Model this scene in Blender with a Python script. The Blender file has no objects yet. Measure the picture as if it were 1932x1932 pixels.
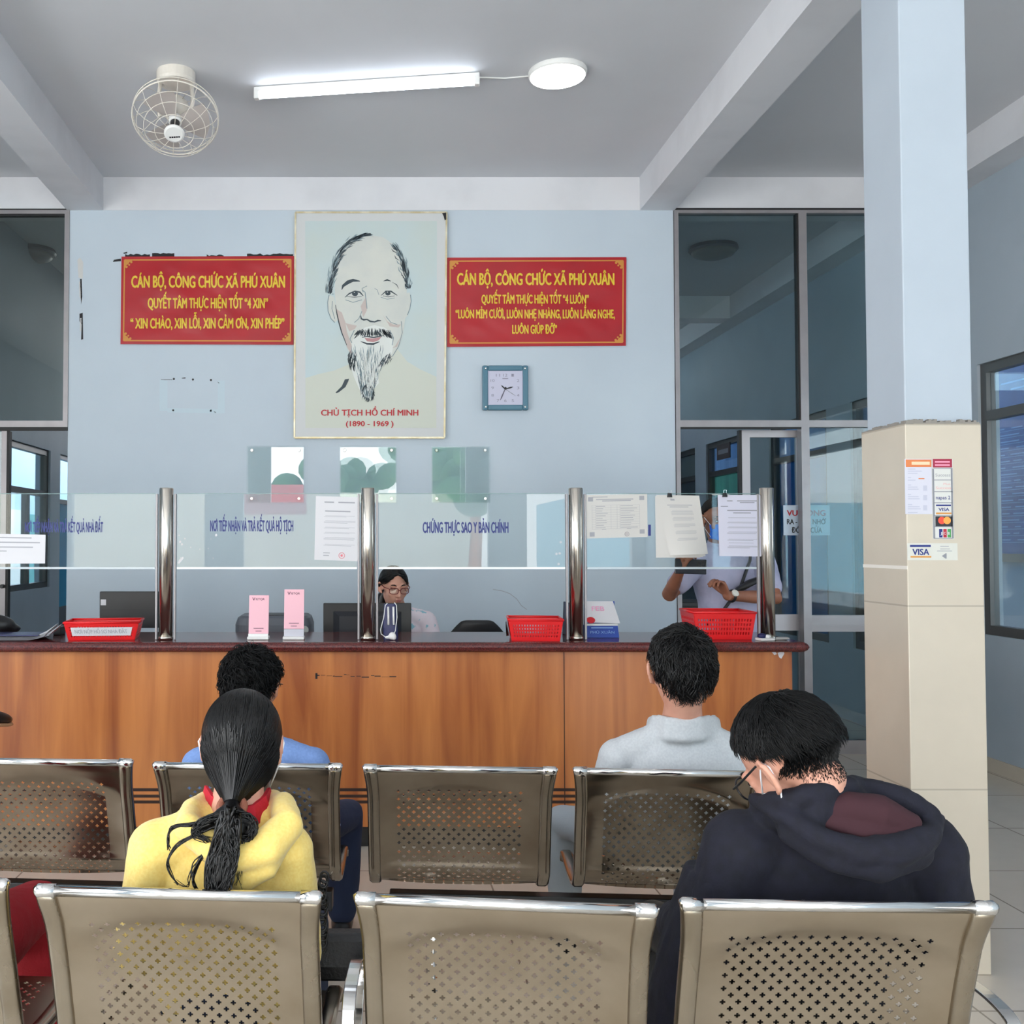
WORLD=3.0; EXPO=1.4
import bpy, bmesh, math, random
from mathutils import Vector, Matrix, noise
random.seed(7)
COL = bpy.context.scene.collection
F, CX, CY, H = 1935.0, 690.0, 966.0, 1.45
PITCH = math.atan(61/1935)
cp, sp = math.cos(PITCH), math.sin(PITCH)
V = Vector
def ray(x, y):
    dx, dy = (x-CX)/F, (CY-y)/F
    return V((dx, cp-dy*sp, sp+dy*cp))
def P(x, y, Y):                      # photo point on the plane at distance Y
    r = ray(x, y); return r*(Y/r.y)+V((0, 0, H))
def PZ(x, y, Z):                     # photo point on the level Z
    r = ray(x, y); return r*((Z-H)/r.z)+V((0, 0, H))
def lin(c):
    c = c/255
    return c/12.92 if c <= .04045 else ((c+.055)/1.055)**2.4
def C(r, g, b): return (lin(r), lin(g), lin(b), 1)
def lerp(a, b, t): return a+(b-a)*t

# ---------------------------------------------------------------- mesh builder
class MB:
    def __init__(s): s.v=[]; s.f=[]; s.m=[]
    def add(s, vs, fs, mi=0):
        o=len(s.v); s.v += [tuple(v) for v in vs]
        s.f += [tuple(i+o for i in f) for f in fs]; s.m += [mi]*len(fs)
    def box(s, x0, x1, y0, y1, z0, z1, mi=0):
        x0,x1=sorted((x0,x1)); y0,y1=sorted((y0,y1)); z0,z1=sorted((z0,z1))
        s.add([(x0,y0,z0),(x1,y0,z0),(x1,y1,z0),(x0,y1,z0),(x0,y0,z1),(x1,y0,z1),(x1,y1,z1),(x0,y1,z1)],
              [(0,3,2,1),(4,5,6,7),(0,1,5,4),(1,2,6,5),(2,3,7,6),(3,0,4,7)], mi)
        return s
    def mbox(s, M, hx, hy, hz, mi=0):
        vs=[M@V((x*hx,y*hy,z*hz)) for z in(-1,1) for x,y in((-1,-1),(1,-1),(1,1),(-1,1))]
        s.add(vs,[(0,3,2,1),(4,5,6,7),(0,1,5,4),(1,2,6,5),(2,3,7,6),(3,0,4,7)],mi); return s
    def tube(s, pts, r, n=10, caps=True, mi=0, closed=False):
        pts=[V(p) for p in pts]; rs=r if isinstance(r,(list,tuple)) else [r]*len(pts)
        ref=V((0,0,1)) if abs((pts[1]-pts[0]).normalized().z)<.9 else V((0,1,0))
        vs=[]; N=len(pts); u=None
        for i,p in enumerate(pts):
            if closed: t=pts[(i+1)%N]-pts[i-1]
            else: t=pts[min(i+1,N-1)]-pts[max(i-1,0)]
            t.normalize()
            u=(u if u is not None else ref); u=u-t*u.dot(t)
            if u.length<1e-6: u=t.orthogonal()
            u.normalize(); w=t.cross(u)
            for k in range(n):
                a=2*math.pi*k/n; vs.append(p+(u*math.cos(a)+w*math.sin(a))*rs[i])
        fs=[]
        for i in range(N if closed else N-1):
            j=(i+1)%N
            for k in range(n):
                l=(k+1)%n; fs.append((i*n+k,i*n+l,j*n+l,j*n+k))
        if caps and not closed:
            fs.append(tuple(range(n-1,-1,-1))); fs.append(tuple((N-1)*n+k for k in range(n)))
        s.add(vs,fs,mi); return s
    def limb(s, pts, rs, n=14):          # tapered tube with rounded ends
        pts=[V(p) for p in pts]; rs=list(rs)
        a=(pts[0]-pts[1]).normalized(); b=(pts[-1]-pts[-2]).normalized()
        P0=[pts[0]+a*rs[0]*k for k in(.95,.7,.38)]; R0=[rs[0]*k for k in(.3,.71,.92)]
        P1=[pts[-1]+b*rs[-1]*k for k in(.38,.7,.95)]; R1=[rs[-1]*k for k in(.92,.71,.3)]
        return s.tube(P0+pts+P1, R0+rs+R1, n)
    def blob(s, c, r, M=None, n=16, m=10, mi=0):
        c=V(c); vs=[]; fs=[]
        R = M if M is not None else Matrix.Identity(3)
        for i in range(1,m):
            th=math.pi*i/m
            for k in range(n):
                a=2*math.pi*k/n
                vs.append(c+R@V((r[0]*math.sin(th)*math.cos(a), r[1]*math.sin(th)*math.sin(a), r[2]*math.cos(th))))
        vs.append(c+R@V((0,0,r[2]))); vs.append(c+R@V((0,0,-r[2])))
        T=len(vs)-2
        for i in range(m-2):
            for k in range(n):
                l=(k+1)%n; fs.append((i*n+k,(i+1)*n+k,(i+1)*n+l,i*n+l))
        for k in range(n):
            l=(k+1)%n; fs.append((T,k,l)); fs.append((T+1,(m-2)*n+l,(m-2)*n+k))
        s.add(vs,fs,mi); return s
    def loft(s, secs, n=28, mi=0, e=1.0):      # secs: (center, half-width vector, half-depth vector)
        vs=[]; fs=[]
        for c,a,b in secs:
            for k in range(n):
                t=2*math.pi*k/n; ca,sa=math.cos(t),math.sin(t)
                ca=math.copysign(abs(ca)**e,ca); sa=math.copysign(abs(sa)**e,sa)
                vs.append(V(c)+V(a)*ca+V(b)*sa)
        N=len(secs)
        for i in range(N-1):
            for k in range(n):
                l=(k+1)%n; fs.append((i*n+k,i*n+l,(i+1)*n+l,(i+1)*n+k))
        fs.append(tuple(range(n-1,-1,-1))); fs.append(tuple((N-1)*n+k for k in range(n)))
        s.add(vs,fs,mi); return s
    def lathe(s, prof, M=None, n=32, mi=0):    # prof: (radius, height) pairs
        M=M or Matrix.Identity(4); vs=[]; fs=[]
        for r,z in prof:
            for k in range(n):
                a=2*math.pi*k/n; vs.append(M@V((r*math.cos(a),r*math.sin(a),z)))
        N=len(prof)
        for i in range(N-1):
            for k in range(n):
                l=(k+1)%n; fs.append((i*n+k,i*n+l,(i+1)*n+l,(i+1)*n+k))
        if prof[0][0]>1e-5: fs.append(tuple(range(n-1,-1,-1)))
        if prof[-1][0]>1e-5: fs.append(tuple((N-1)*n+k for k in range(n)))
        s.add(vs,fs,mi); return s
    def poly(s, pts, mi=0):                    # one flat face
        s.add(pts,[tuple(range(len(pts)))],mi); return s
    def stroke(s, pts, w, mi=0, nrm=V((0,-1,0))):   # flat printed line
        pts=[V(p) for p in pts]; ws=w if isinstance(w,(list,tuple)) else [w]*len(pts)
        vs=[]; N=len(pts)
        for i,p in enumerate(pts):
            t=(pts[min(i+1,N-1)]-pts[max(i-1,0)]).normalized(); q=nrm.cross(t)
            vs += [p-q*ws[i]/2, p+q*ws[i]/2]
        s.add(vs,[(2*i,2*i+2,2*i+3,2*i+1) for i in range(N-1)],mi); return s
    def mesh(s, name, mats, smooth=False, org=None):
        me=bpy.data.meshes.new(name)
        vs=s.v if org is None else [(v[0]-org[0],v[1]-org[1],v[2]-org[2]) for v in s.v]
        me.from_pydata(vs,[],s.f)
        for m in (mats if isinstance(mats,(list,tuple)) else [mats]): me.materials.append(m)
        me.polygons.foreach_set('material_index', s.m)
        if smooth: me.polygons.foreach_set('use_smooth',[True]*len(s.f))
        me.update(); return me
    def build(s, name, mats, parent=None, smooth=False, bevel=0, org=None, fix=False):
        o_=org
        if o_ is None and parent is not None: o_=world_loc(parent)
        me=s.mesh(name,mats,smooth,o_)
        if fix:
            bm=bmesh.new(); bm.from_mesh(me); bmesh.ops.recalc_face_normals(bm,faces=bm.faces); bm.to_mesh(me); bm.free()
        o=bpy.data.objects.new(name,me); COL.objects.link(o)
        if parent is not None: o.parent=parent
        elif org is not None: o.location=org
        if bevel:
            m=o.modifiers.new('edge','BEVEL'); m.width=bevel; m.segments=2; m.limit_method='ANGLE'
        return o
def world_loc(o):
    l=V((0,0,0))
    while o is not None: l=l+o.location; o=o.parent
    return l
def tag(o, label=None, cat=None, group=None, kind=None):
    if label: o['label']=label
    if cat: o['category']=cat
    if group: o['group']=group
    if kind: o['kind']=kind
    return o
def thing(name, label, cat, loc, group=None, kind=None):
    o=bpy.data.objects.new(name,None); o.empty_display_size=.1; COL.objects.link(o); o.location=loc
    return tag(o,label,cat,group,kind)
def struct(o, label=None, cat=None): return tag(o,label,cat,None,'structure')
def copy_tree(o, parent=None):
    c=o.copy(); COL.objects.link(c)
    if parent is not None: c.parent=parent
    for ch in list(o.children): copy_tree(ch,c)
    return c
def fuse(name, mb, mat, parent, voxel=.006, smooth=4, disp=None, org=None):
    """join overlapping shapes into one continuous surface"""
    me=mb.mesh(name,mat); t=bpy.data.objects.new('t',me); COL.objects.link(t)
    m=t.modifiers.new('r','REMESH'); m.mode='VOXEL'; m.voxel_size=voxel; m.use_smooth_shade=True
    if smooth:
        k=t.modifiers.new('s','SMOOTH'); k.factor=.5; k.iterations=smooth
    dg=bpy.context.evaluated_depsgraph_get(); dg.update()
    out=bpy.data.meshes.new_from_object(t.evaluated_get(dg)); out.name=name
    bpy.data.objects.remove(t); bpy.data.meshes.remove(me)
    l=org if org is not None else (world_loc(parent) if parent is not None else V((0,0,0)))
    if disp:
        out.update(); co=[(v.co.copy(),v.normal.copy()) for v in out.vertices]
        for v,(p,n) in zip(out.vertices,co): v.co=p+n*disp(p)
    for v in out.vertices: v.co-=l
    if not out.materials: out.materials.append(mat)
    out.polygons.foreach_set('use_smooth',[True]*len(out.polygons)); out.update()
    o=bpy.data.objects.new(name,out); COL.objects.link(o)
    if parent is not None: o.parent=parent
    else: o.location=l
    return o
_tc={}
def text_geo(body, bold=0.0, shear=0.0):
    k=(body,bold,shear)
    if k in _tc: return _tc[k]
    cu=bpy.data.curves.new('t','FONT'); cu.body=body; cu.size=1; cu.offset=bold; cu.shear=shear; cu.resolution_u=3; cu.fill_mode='FRONT'
    o=bpy.data.objects.new('t',cu); COL.objects.link(o)
    dg=bpy.context.evaluated_depsgraph_get(); dg.update()
    me=bpy.data.meshes.new_from_object(o.evaluated_get(dg))
    vs=[v.co.copy() for v in me.vertices]; fs=[tuple(p.vertices) for p in me.polygons]
    bpy.data.objects.remove(o); bpy.data.curves.remove(cu); bpy.data.meshes.remove(me)
    _tc[k]=(vs,fs); return vs,fs
def text(mb, body, O, U, W, width, cap, mi=0, bold=.012, lift=0.0):
    """lettering: O lower-left of the baseline, U along, W up; fitted to width and capital height"""
    horn=[]
    for a_,b_ in zip('ƠỚỜỞỠỢ','OÓÒỎÕỌ'):
        while a_ in body:
            k=body.index(a_); body=body.replace(a_,b_,1); horn.append(k)
    vs,fs=text_geo(body,0.0)
    if not vs: return
    vs,fs=list(vs),list(fs)
    for k in horn:
        xr_h=max(v.x for v in text_geo(body[:k]+'O',0.0)[0]); o=len(vs)
        vs+= [V((xr_h+a_,b_,0)) for a_,b_ in((-.13,.655),(-.05,.60),(.07,.70),(.09,.80),(-.02,.80),(-.03,.73))]; fs.append(tuple(range(o,o+6)))
    x0=min(v.x for v in vs); x1=max(v.x for v in vs); sx=width/(x1-x0); sy=cap/.73
    U=V(U).normalized(); W=V(W).normalized(); N=U.cross(W)
    bs=[(0,0)] if bold<=0 else [(-bold,0),(bold,0),(0,bold*.5),(0,-bold*.5)]
    for k,(bx_,by_) in enumerate(bs):
        mb.add([V(O)+U*((v.x-x0+bx_)*sx)+W*((v.y+by_)*sy)+N*(lift+k*2e-5) for v in vs],fs,mi)

# ---------------------------------------------------------------- materials
def nodes(name):
    m=bpy.data.materials.new(name); m.use_nodes=True; nt=m.node_tree
    return m,nt,nt.nodes['Principled BSDF']
def mat(name, rgb, rough=.5, metal=0, spec=.5, var=None, bump=None, coat=0, sheen=0, scale=(1,1,1), emit=0):
    m,nt,b=nodes(name); L=nt.links
    b.inputs['Base Color'].default_value=C(*rgb); b.inputs['Roughness'].default_value=rough
    b.inputs['Metallic'].default_value=metal; b.inputs['Specular IOR Level'].default_value=spec
    b.inputs['Coat Weight'].default_value=coat; b.inputs['Sheen Weight'].default_value=sheen
    if emit:
        b.inputs['Emission Color'].default_value=C(*rgb); b.inputs['Emission Strength'].default_value=emit
    if var or bump:
        tc=nt.nodes.new('ShaderNodeTexCoord'); mp=nt.nodes.new('ShaderNodeMapping'); mp.inputs['Scale'].default_value=scale
        L.new(tc.outputs['Object'],mp.inputs['Vector'])
    if var:
        s,c2,lo,hi=var
        n=nt.nodes.new('ShaderNodeTexNoise'); n.inputs['Scale'].default_value=s; n.inputs['Detail'].default_value=6
        r=nt.nodes.new('ShaderNodeValToRGB'); r.color_ramp.elements[0].position=lo; r.color_ramp.elements[1].position=hi
        r.color_ramp.elements[0].color=C(*rgb); r.color_ramp.elements[1].color=C(*c2)
        L.new(mp.outputs[0],n.inputs['Vector']); L.new(n.outputs['Fac'],r.inputs[0]); L.new(r.outputs[0],b.inputs['Base Color'])
    if bump:
        n=nt.nodes.new('ShaderNodeTexNoise'); n.inputs['Scale'].default_value=bump[0]; n.inputs['Detail'].default_value=4
        q=nt.nodes.new('ShaderNodeBump'); q.inputs['Strength'].default_value=bump[1]; q.inputs['Distance'].default_value=.01
        L.new(mp.outputs[0],n.inputs['Vector']); L.new(n.outputs['Fac'],q.inputs['Height']); L.new(q.outputs[0],b.inputs['Normal'])
    return m
def glass(name, tint, refl=.06, rough=0.0, ior=1.5, f=1.0):
    m=bpy.data.materials.new(name); m.use_nodes=True; nt=m.node_tree; nt.nodes.clear(); L=nt.links
    o=nt.nodes.new('ShaderNodeOutputMaterial'); t=nt.nodes.new('ShaderNodeBsdfTransparent'); t.inputs[0].default_value=tint
    g=nt.nodes.new('ShaderNodeBsdfGlossy'); g.inputs['Roughness'].default_value=rough; g.inputs['Color'].default_value=(f,f,f,1)
    fr=nt.nodes.new('ShaderNodeFresnel'); ge=nt.nodes.new('ShaderNodeNewGeometry'); mr=nt.nodes.new('ShaderNodeMapRange')
    mr.inputs['To Min'].default_value=ior; mr.inputs['To Max'].default_value=1/ior; L.new(ge.outputs['Backfacing'],mr.inputs['Value']); L.new(mr.outputs[0],fr.inputs['IOR'])
    x=nt.nodes.new('ShaderNodeMixShader'); L.new(fr.outputs[0],x.inputs[0]); L.new(t.outputs[0],x.inputs[1]); L.new(g.outputs[0],x.inputs[2]); L.new(x.outputs[0],o.inputs[0])
    return m
def tiles(name, rgb, line, w, h, off, rough, plane='XY', mortar=.004, var=6, grout_off=0):
    m,nt,b=nodes(name); L=nt.links
    tc=nt.nodes.new('ShaderNodeTexCoord'); mp=nt.nodes.new('ShaderNodeMapping'); mp.inputs['Location'].default_value=off
    if plane=='XZ': mp.inputs['Rotation'].default_value=(-math.pi/2,0,0)
    br=nt.nodes.new('ShaderNodeTexBrick'); br.offset=0; br.squash=1
    br.inputs['Scale'].default_value=1; br.inputs['Brick Width'].default_value=w; br.inputs['Row Height'].default_value=h
    br.inputs['Mortar Size'].default_value=mortar; br.inputs['Mortar Smooth'].default_value=.1
    d=tuple(max(0,c-var) for c in rgb)
    br.inputs['Color1'].default_value=C(*rgb); br.inputs['Color2'].default_value=C(*d); br.inputs['Mortar'].default_value=C(*line)
    L.new(tc.outputs['Object'],mp.inputs['Vector']); L.new(mp.outputs[0],br.inputs['Vector'])
    n=nt.nodes.new('ShaderNodeTexNoise'); n.inputs['Scale'].default_value=9; n.inputs['Detail'].default_value=5; L.new(tc.outputs['Object'],n.inputs['Vector'])
    mx=nt.nodes.new('ShaderNodeMix'); mx.data_type='RGBA'; mx.blend_type='MULTIPLY'; mx.inputs['Factor'].default_value=.10
    L.new(br.outputs['Color'],mx.inputs['A']); L.new(n.outputs['Fac'],mx.inputs['B']); L.new(mx.outputs['Result'],b.inputs['Base Color'])
    b.inputs['Roughness'].default_value=rough
    return m
def wood(name, a, c, scale, rough=.35):
    m,nt,b=nodes(name); L=nt.links
    tc=nt.nodes.new('ShaderNodeTexCoord'); mp=nt.nodes.new('ShaderNodeMapping'); mp.inputs['Scale'].default_value=scale
    n=nt.nodes.new('ShaderNodeTexNoise'); n.inputs['Scale'].default_value=1; n.inputs['Detail'].default_value=8; n.inputs['Distortion'].default_value=.6
    r=nt.nodes.new('ShaderNodeValToRGB'); e=r.color_ramp.elements
    e[0].position=.32; e[0].color=C(*a); e[1].position=.66; e[1].color=C(*c)
    x=e.new(.5); x.color=C(*[lerp(a[i],c[i],.62) for i in range(3)])
    L.new(tc.outputs['Object'],mp.inputs['Vector']); L.new(mp.outputs[0],n.inputs['Vector']); L.new(n.outputs['Fac'],r.inputs[0]); L.new(r.outputs[0],b.inputs['Base Color'])
    b.inputs['Roughness'].default_value=rough
    return m
M={}
M['blue_wall']=mat('blue_wall_paint',(196,208,218),.65,var=(1.3,(189,201,212),.35,.7),bump=(40,.03))
M['white_paint']=mat('white_ceiling_paint',(214,216,220),.7,var=(.9,(205,207,211),.4,.75),bump=(60,.03))
M['beam_paint']=mat('white_beam_paint',(221,222,226),.7,var=(3,(209,210,214),.45,.8))
M['pillar_paint']=mat('pale_pillar_paint',(178,189,200),.65,var=(2,(171,182,193),.4,.75))
M['grey_wall']=mat('grey_blue_wall_paint',(176,188,198),.65,var=(1.2,(165,177,187),.4,.7))
M['floor']=tiles('cream_floor_tile',(214,204,190),(150,140,128),.685,.685,(.15,.19,0),.16)
M['pillar_tile']=tiles('cream_pillar_tile',(206,196,179),(178,169,154),2.0,.62,(1,0,-.09),.22,'XZ',.003,2)
M['alu']=mat('aluminium_frame',(158,154,156),.4,.4,var=(8,(150,146,148),.4,.7))
M['alu_dark']=mat('dark_aluminium',(92,90,88),.4,.5)
M['gasket']=mat('black_rubber_seal',(24,24,26),.6)
M['glass_screen']=glass('clear_glass_screen',(.94,.97,.965,1),ior=1.36)
M['glass_tint']=glass('tinted_partition_glass',(.72,.80,.81,1),ior=1.5)
M['glass_win']=glass('window_glass',(.85,.91,.93,1),ior=1.5)
M['acrylic']=glass('clear_acrylic_sheet',(.93,.955,.955,1),ior=1.5)
M['edge']=mat('lit_glass_edge',(238,246,246),.15,spec=.8)  # white colour stands for light caught in the polished edge
M['edge_green']=mat('green_glass_edge',(120,150,150),.2)
M['steel']=mat('brushed_stainless',(205,198,188),.2,1)
M['chrome']=mat('chrome',(225,224,222),.12,1)
M['granite']=mat('red_granite',(104,42,40),.14,var=(180,(62,22,24),.42,.62),spec=.6)
M['wood']=wood('orange_wood_veneer',(150,79,35),(202,127,66),(9,9,.75),.33)
M['dark']=mat('black_plastic',(24,25,28),.4)
M['dark2']=mat('dark_plinth',(22,21,22),.5)
M['groove']=mat('dark_groove',(45,22,12),.6)
M['red']=mat('red_banner_vinyl',(178,22,34),.38,var=(2.5,(164,16,30),.4,.7),bump=(3,.25),scale=(1,1,1.5))
M['yellow']=mat('yellow_print',(232,200,62),.45,var=(60,(214,176,40),.4,.7))
M['gold']=mat('gold_print',(205,140,60),.5)
M['frame_gold']=mat('pale_gold_frame',(205,190,150),.35,.4,var=(14,(232,224,200),.4,.7))
M['mount']=mat('pale_poster_mount',(206,208,208),.5)
M['poster']=mat('pale_blue_poster',(190,208,214),.45,var=(1.6,(196,206,200),.35,.7))
M['skinprint']=mat('portrait_pale_print',(210,212,204),.5,var=(6,(200,204,200),.4,.7))
M['blush']=mat('portrait_blush_print',(196,182,176),.5)
M['ink']=mat('portrait_ink',(48,62,70),.5)
M['ink2']=mat('portrait_grey_ink',(122,142,150),.5)
M['inkw']=mat('portrait_white_print',(220,224,220),.5)
M['lipprint']=mat('portrait_lip_print',(186,138,140),.5)
M['shirtprint']=mat('portrait_shirt_print',(204,208,196),.5)
M['redprint']=mat('red_print',(186,36,46),.5)
M['navyprint']=mat('navy_print',(22,38,118),.45)
M['black_print']=mat('black_print',(30,32,40),.5)
M['greyprint']=mat('grey_print',(136,138,146),.6)
M['paleprint']=mat('pale_grey_print',(160,161,168),.6)
M['paper']=mat('white_paper',(214,213,217),.6)
M['paper2']=mat('warm_white_paper',(206,204,200),.6)
M['teal']=mat('teal_clock_plastic',(78,122,142),.3)
M['lilac']=mat('pale_lilac_clock_face',(200,200,220),.5)
M['redplastic']=mat('red_basket_plastic',(226,24,30),.35)
M['pink']=mat('pink_card',(244,188,200),.45)
M['whitep']=mat('white_plastic',(232,232,230),.35)
M['cream_p']=mat('cream_fan_plastic',(222,216,206),.4)
M['greyp']=mat('dark_grey_plastic',(92,96,104),.45)
M['bluep']=mat('blue_card',(22,66,160),.4)
M['navy']=mat('navy_plastic',(24,30,84),.4)
M['tube']=mat('glowing_tube',(236,244,255),.4,emit=5)
M['panel']=mat('glowing_panel',(255,253,248),.4,emit=4)
M['lampoff']=mat('unlit_frosted_lamp',(120,124,124),.4)
M['board']=mat('blue_notice_board',(16,78,150),.5,var=(3,(12,60,128),.4,.7))
M['curtain']=mat('teal_blue_curtain',(26,134,190),.7,var=(7,(18,108,160),.4,.65),scale=(1,1,.05))
M['curtain2']=mat('pale_blue_blind',(140,160,182),.7)
M['frosted']=mat('pale_green_panel',(116,160,154),.5)
M['shade']=mat('beige_roller_blind',(160,156,146),.7)
M['tape']=mat('black_tape_residue',(28,26,30),.7)
M['plaster']=mat('bare_plaster',(206,205,203),.8)
M['skin']=mat('skin',(198,142,116),.5,var=(14,(186,126,102),.4,.7))
M['skin2']=mat('tan_skin',(158,104,80),.5,var=(14,(144,92,70),.4,.7))
M['skin3']=mat('fair_skin',(214,160,138),.5,var=(14,(204,146,124),.4,.7))
M['hair']=mat('black_hair',(9,8,9),.34,spec=.42)
M['hair2']=mat('soft_black_hair',(8,8,9),.45,spec=.25)

def translucent(name,rgb,k=.55):
    m=bpy.data.materials.new(name); m.use_nodes=True; nt=m.node_tree; nt.nodes.clear(); L=nt.links
    o=nt.nodes.new('ShaderNodeOutputMaterial'); d=nt.nodes.new('ShaderNodeBsdfDiffuse'); t=nt.nodes.new('ShaderNodeBsdfTranslucent'); x=nt.nodes.new('ShaderNodeMixShader'); x.inputs[0].default_value=k
    n=nt.nodes.new('ShaderNodeTexNoise'); tc=nt.nodes.new('ShaderNodeTexCoord'); mp=nt.nodes.new('ShaderNodeMapping'); mp.inputs['Scale'].default_value=(1,1,.04); n.inputs['Scale'].default_value=9
    r=nt.nodes.new('ShaderNodeValToRGB'); r.color_ramp.elements[0].position=.35; r.color_ramp.elements[1].position=.65; r.color_ramp.elements[0].color=C(*rgb); r.color_ramp.elements[1].color=C(*[c*.85 for c in rgb])
    L.new(tc.outputs['Object'],mp.inputs[0]); L.new(mp.outputs[0],n.inputs['Vector']); L.new(n.outputs['Fac'],r.inputs[0])
    for q in(d,t): L.new(r.outputs[0],q.inputs['Color'])
    L.new(d.outputs[0],x.inputs[1]); L.new(t.outputs[0],x.inputs[2]); L.new(x.outputs[0],o.inputs[0]); return m
M['curtain']=translucent('teal_blue_curtain',(28,130,186))
M['curtain2']=translucent('pale_blue_blind',(150,176,206))
M['frosted']=translucent('pale_green_panel',(120,176,166))
# ---------------------------------------------------------------- the room
YB = 7.15            # the blue wall
YF = -4.6            # entrance front
ZC = 4.035; ZBM = 3.80
XL, XR = -4.6, 3.99
YE = 13.6            # end of the rear room
def cells(mb, axis, at, th, a0, a1, z0, z1, holes):
    A=sorted({a0,a1,*[h[0] for h in holes],*[h[1] for h in holes]}); Z=sorted({z0,z1,*[h[2] for h in holes],*[h[3] for h in holes]})
    for i in range(len(A)-1):
        for j in range(len(Z)-1):
            ca,cz=(A[i]+A[i+1])/2,(Z[j]+Z[j+1])/2
            if any(h[0]<ca<h[1] and h[2]<cz<h[3] for h in holes): continue
            if axis=='x': mb.box(at,at+th,A[i],A[i+1],Z[j],Z[j+1])
            else: mb.box(A[i],A[i+1],at,at+th,Z[j],Z[j+1])
    return mb
struct(MB().box(XL-.3,XR+.3,YF-.3,YE+.3,-.1,0).build('floor',M['floor']))
struct(MB().box(XL-.3,XR+.3,YF-.3,YE+.3,ZC,ZC+.1).build('ceiling',M['white_paint']))
xw0,xw1=P(130,600,YB).x,P(1272,600,YB).x
struct(MB().box(xw0,xw1,YB,YB+.12,0,ZBM).build('wall_back',M['blue_wall']))
# beams
bx=[(P(127,393,YB).x,P(195,396,YB).x),(P(1207,388,YB).x,P(1272,386,YB).x)]
n=1
for a,b in bx:
    struct(MB().box(a,b,YF,YE,ZBM,ZC).build('trim_%d'%n,M['beam_paint'])); n+=1
struct(MB().box(XR-.2,XR,YF,YE,ZBM+.002,ZC).build('trim_%d'%n,M['beam_paint'])); n+=1
for y0 in (YB-.004,10.6):
    if y0<5: continue
    segs=[(XL,bx[0][0]),(bx[0][1],bx[1][0]),(bx[1][1],XR-.2)]
    for a,b in segs:
        struct(MB().box(a,b,y0,y0+.25,ZBM,ZC).build('trim_%d'%n,M['beam_paint'])); n+=1
# right wall with its row of windows
winR=[(4.45,6.66),(7.32,8.42),(8.86,10.12),(10.95,12.0),(12.4,13.3)]
struct(cells(MB(),'x',XR,.14,YF,YE,0,ZC,[(a,b,.87 if i==0 else .6,2.62) for i,(a,b) in enumerate(winR)]+[(-3.6,-1.2,.9,2.6)]).build('wall_right',M['grey_wall']))
winL=[(8.35,9.42,1.06,2.31)]
struct(cells(MB(),'x',-3.04,.14,YB+.12,YE,0,ZC,winL+[(9.72,10.6,0,2.31),(11.0,13.4,.8,3.7)]).build('wall_left',M['grey_wall']))  # last opening is out of view, added to light the rear room
struct(cells(MB(),'x',XL-.14,.14,YF,YB+.1,0,ZC,[(-3.8,-1.0,.6,3.0),(.4,3.2,.6,3.0)]).build('wall_left',M['grey_wall']))  # unseen openings added to bring more daylight into the hall
struct(cells(MB(),'y',YE,.14,-3.04,XR,0,ZC,[(-2.85,-1.0,2.8,3.74),(-1.0,3.6,3.5,3.74)]).build('wall_rear',M['grey_wall']))  # unseen high openings added to brighten the rear room
doorF=[(-4.2,-2.3),(-1.75,1.75),(2.3,3.8)]
struct(cells(MB(),'y',YF-.14,.14,XL,XR,0,ZC,[(a,b,0,3.25) for a,b in doorF]).build('wall_front',M['white_paint']))
# unseen yard and street; houses added to tone down reflections in the glass
tr=mat('green_foliage',(70,110,70),.8,var=(3,(40,76,44),.35,.65)); ho=mat('cream_added_house',(222,214,196),.8)
struct(MB().box(-16,3,-17,-16.6,0,3.0).build('wall_outside',ho)); struct(MB().box(5,18,-20,-14,0,2.6).build('wall_outside',mat('pale_blue_added_house',(150,196,214),.8)))
struct(MB().box(-3.4,-1.5,-15.9,-15.8,2.2,3.2).build('wall_outside',mat('faded_red_gate_board',(176,84,90),.7)))
for i,(x,y,h,r) in enumerate(((2.5,-14,3.6,1.5),(8.5,-16,5.0,2.2),(-.6,-21,3.6,1.6))):
    t=thing('street_tree',['leafy tree in the yard facing the middle entrance','tall leafy tree at the right of the yard','leafy tree behind the red gate board'][i],'tree',(x,y,0))
    MB().tube([(x,y,0),(x+.1,y,h*.5),(x,y,h*.8)],[.18,.14,.08],10).build('trunk',M['wood'],t)
    mb=MB(); rq=random.Random(i)
    for k in range(26): mb.blob((x+rq.gauss(0,r*.4),y+rq.gauss(0,r*.4),h+rq.gauss(0,r*.35)),(r*.34,r*.34,r*.3),None,10,7)
    mb.build('crown',tr,t,smooth=True)
# baseboard on the right wall
struct(MB().box(XR-.012,XR,YF,YB-.05,0,.09).build('baseboard_right',M['pillar_tile']))

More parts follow.
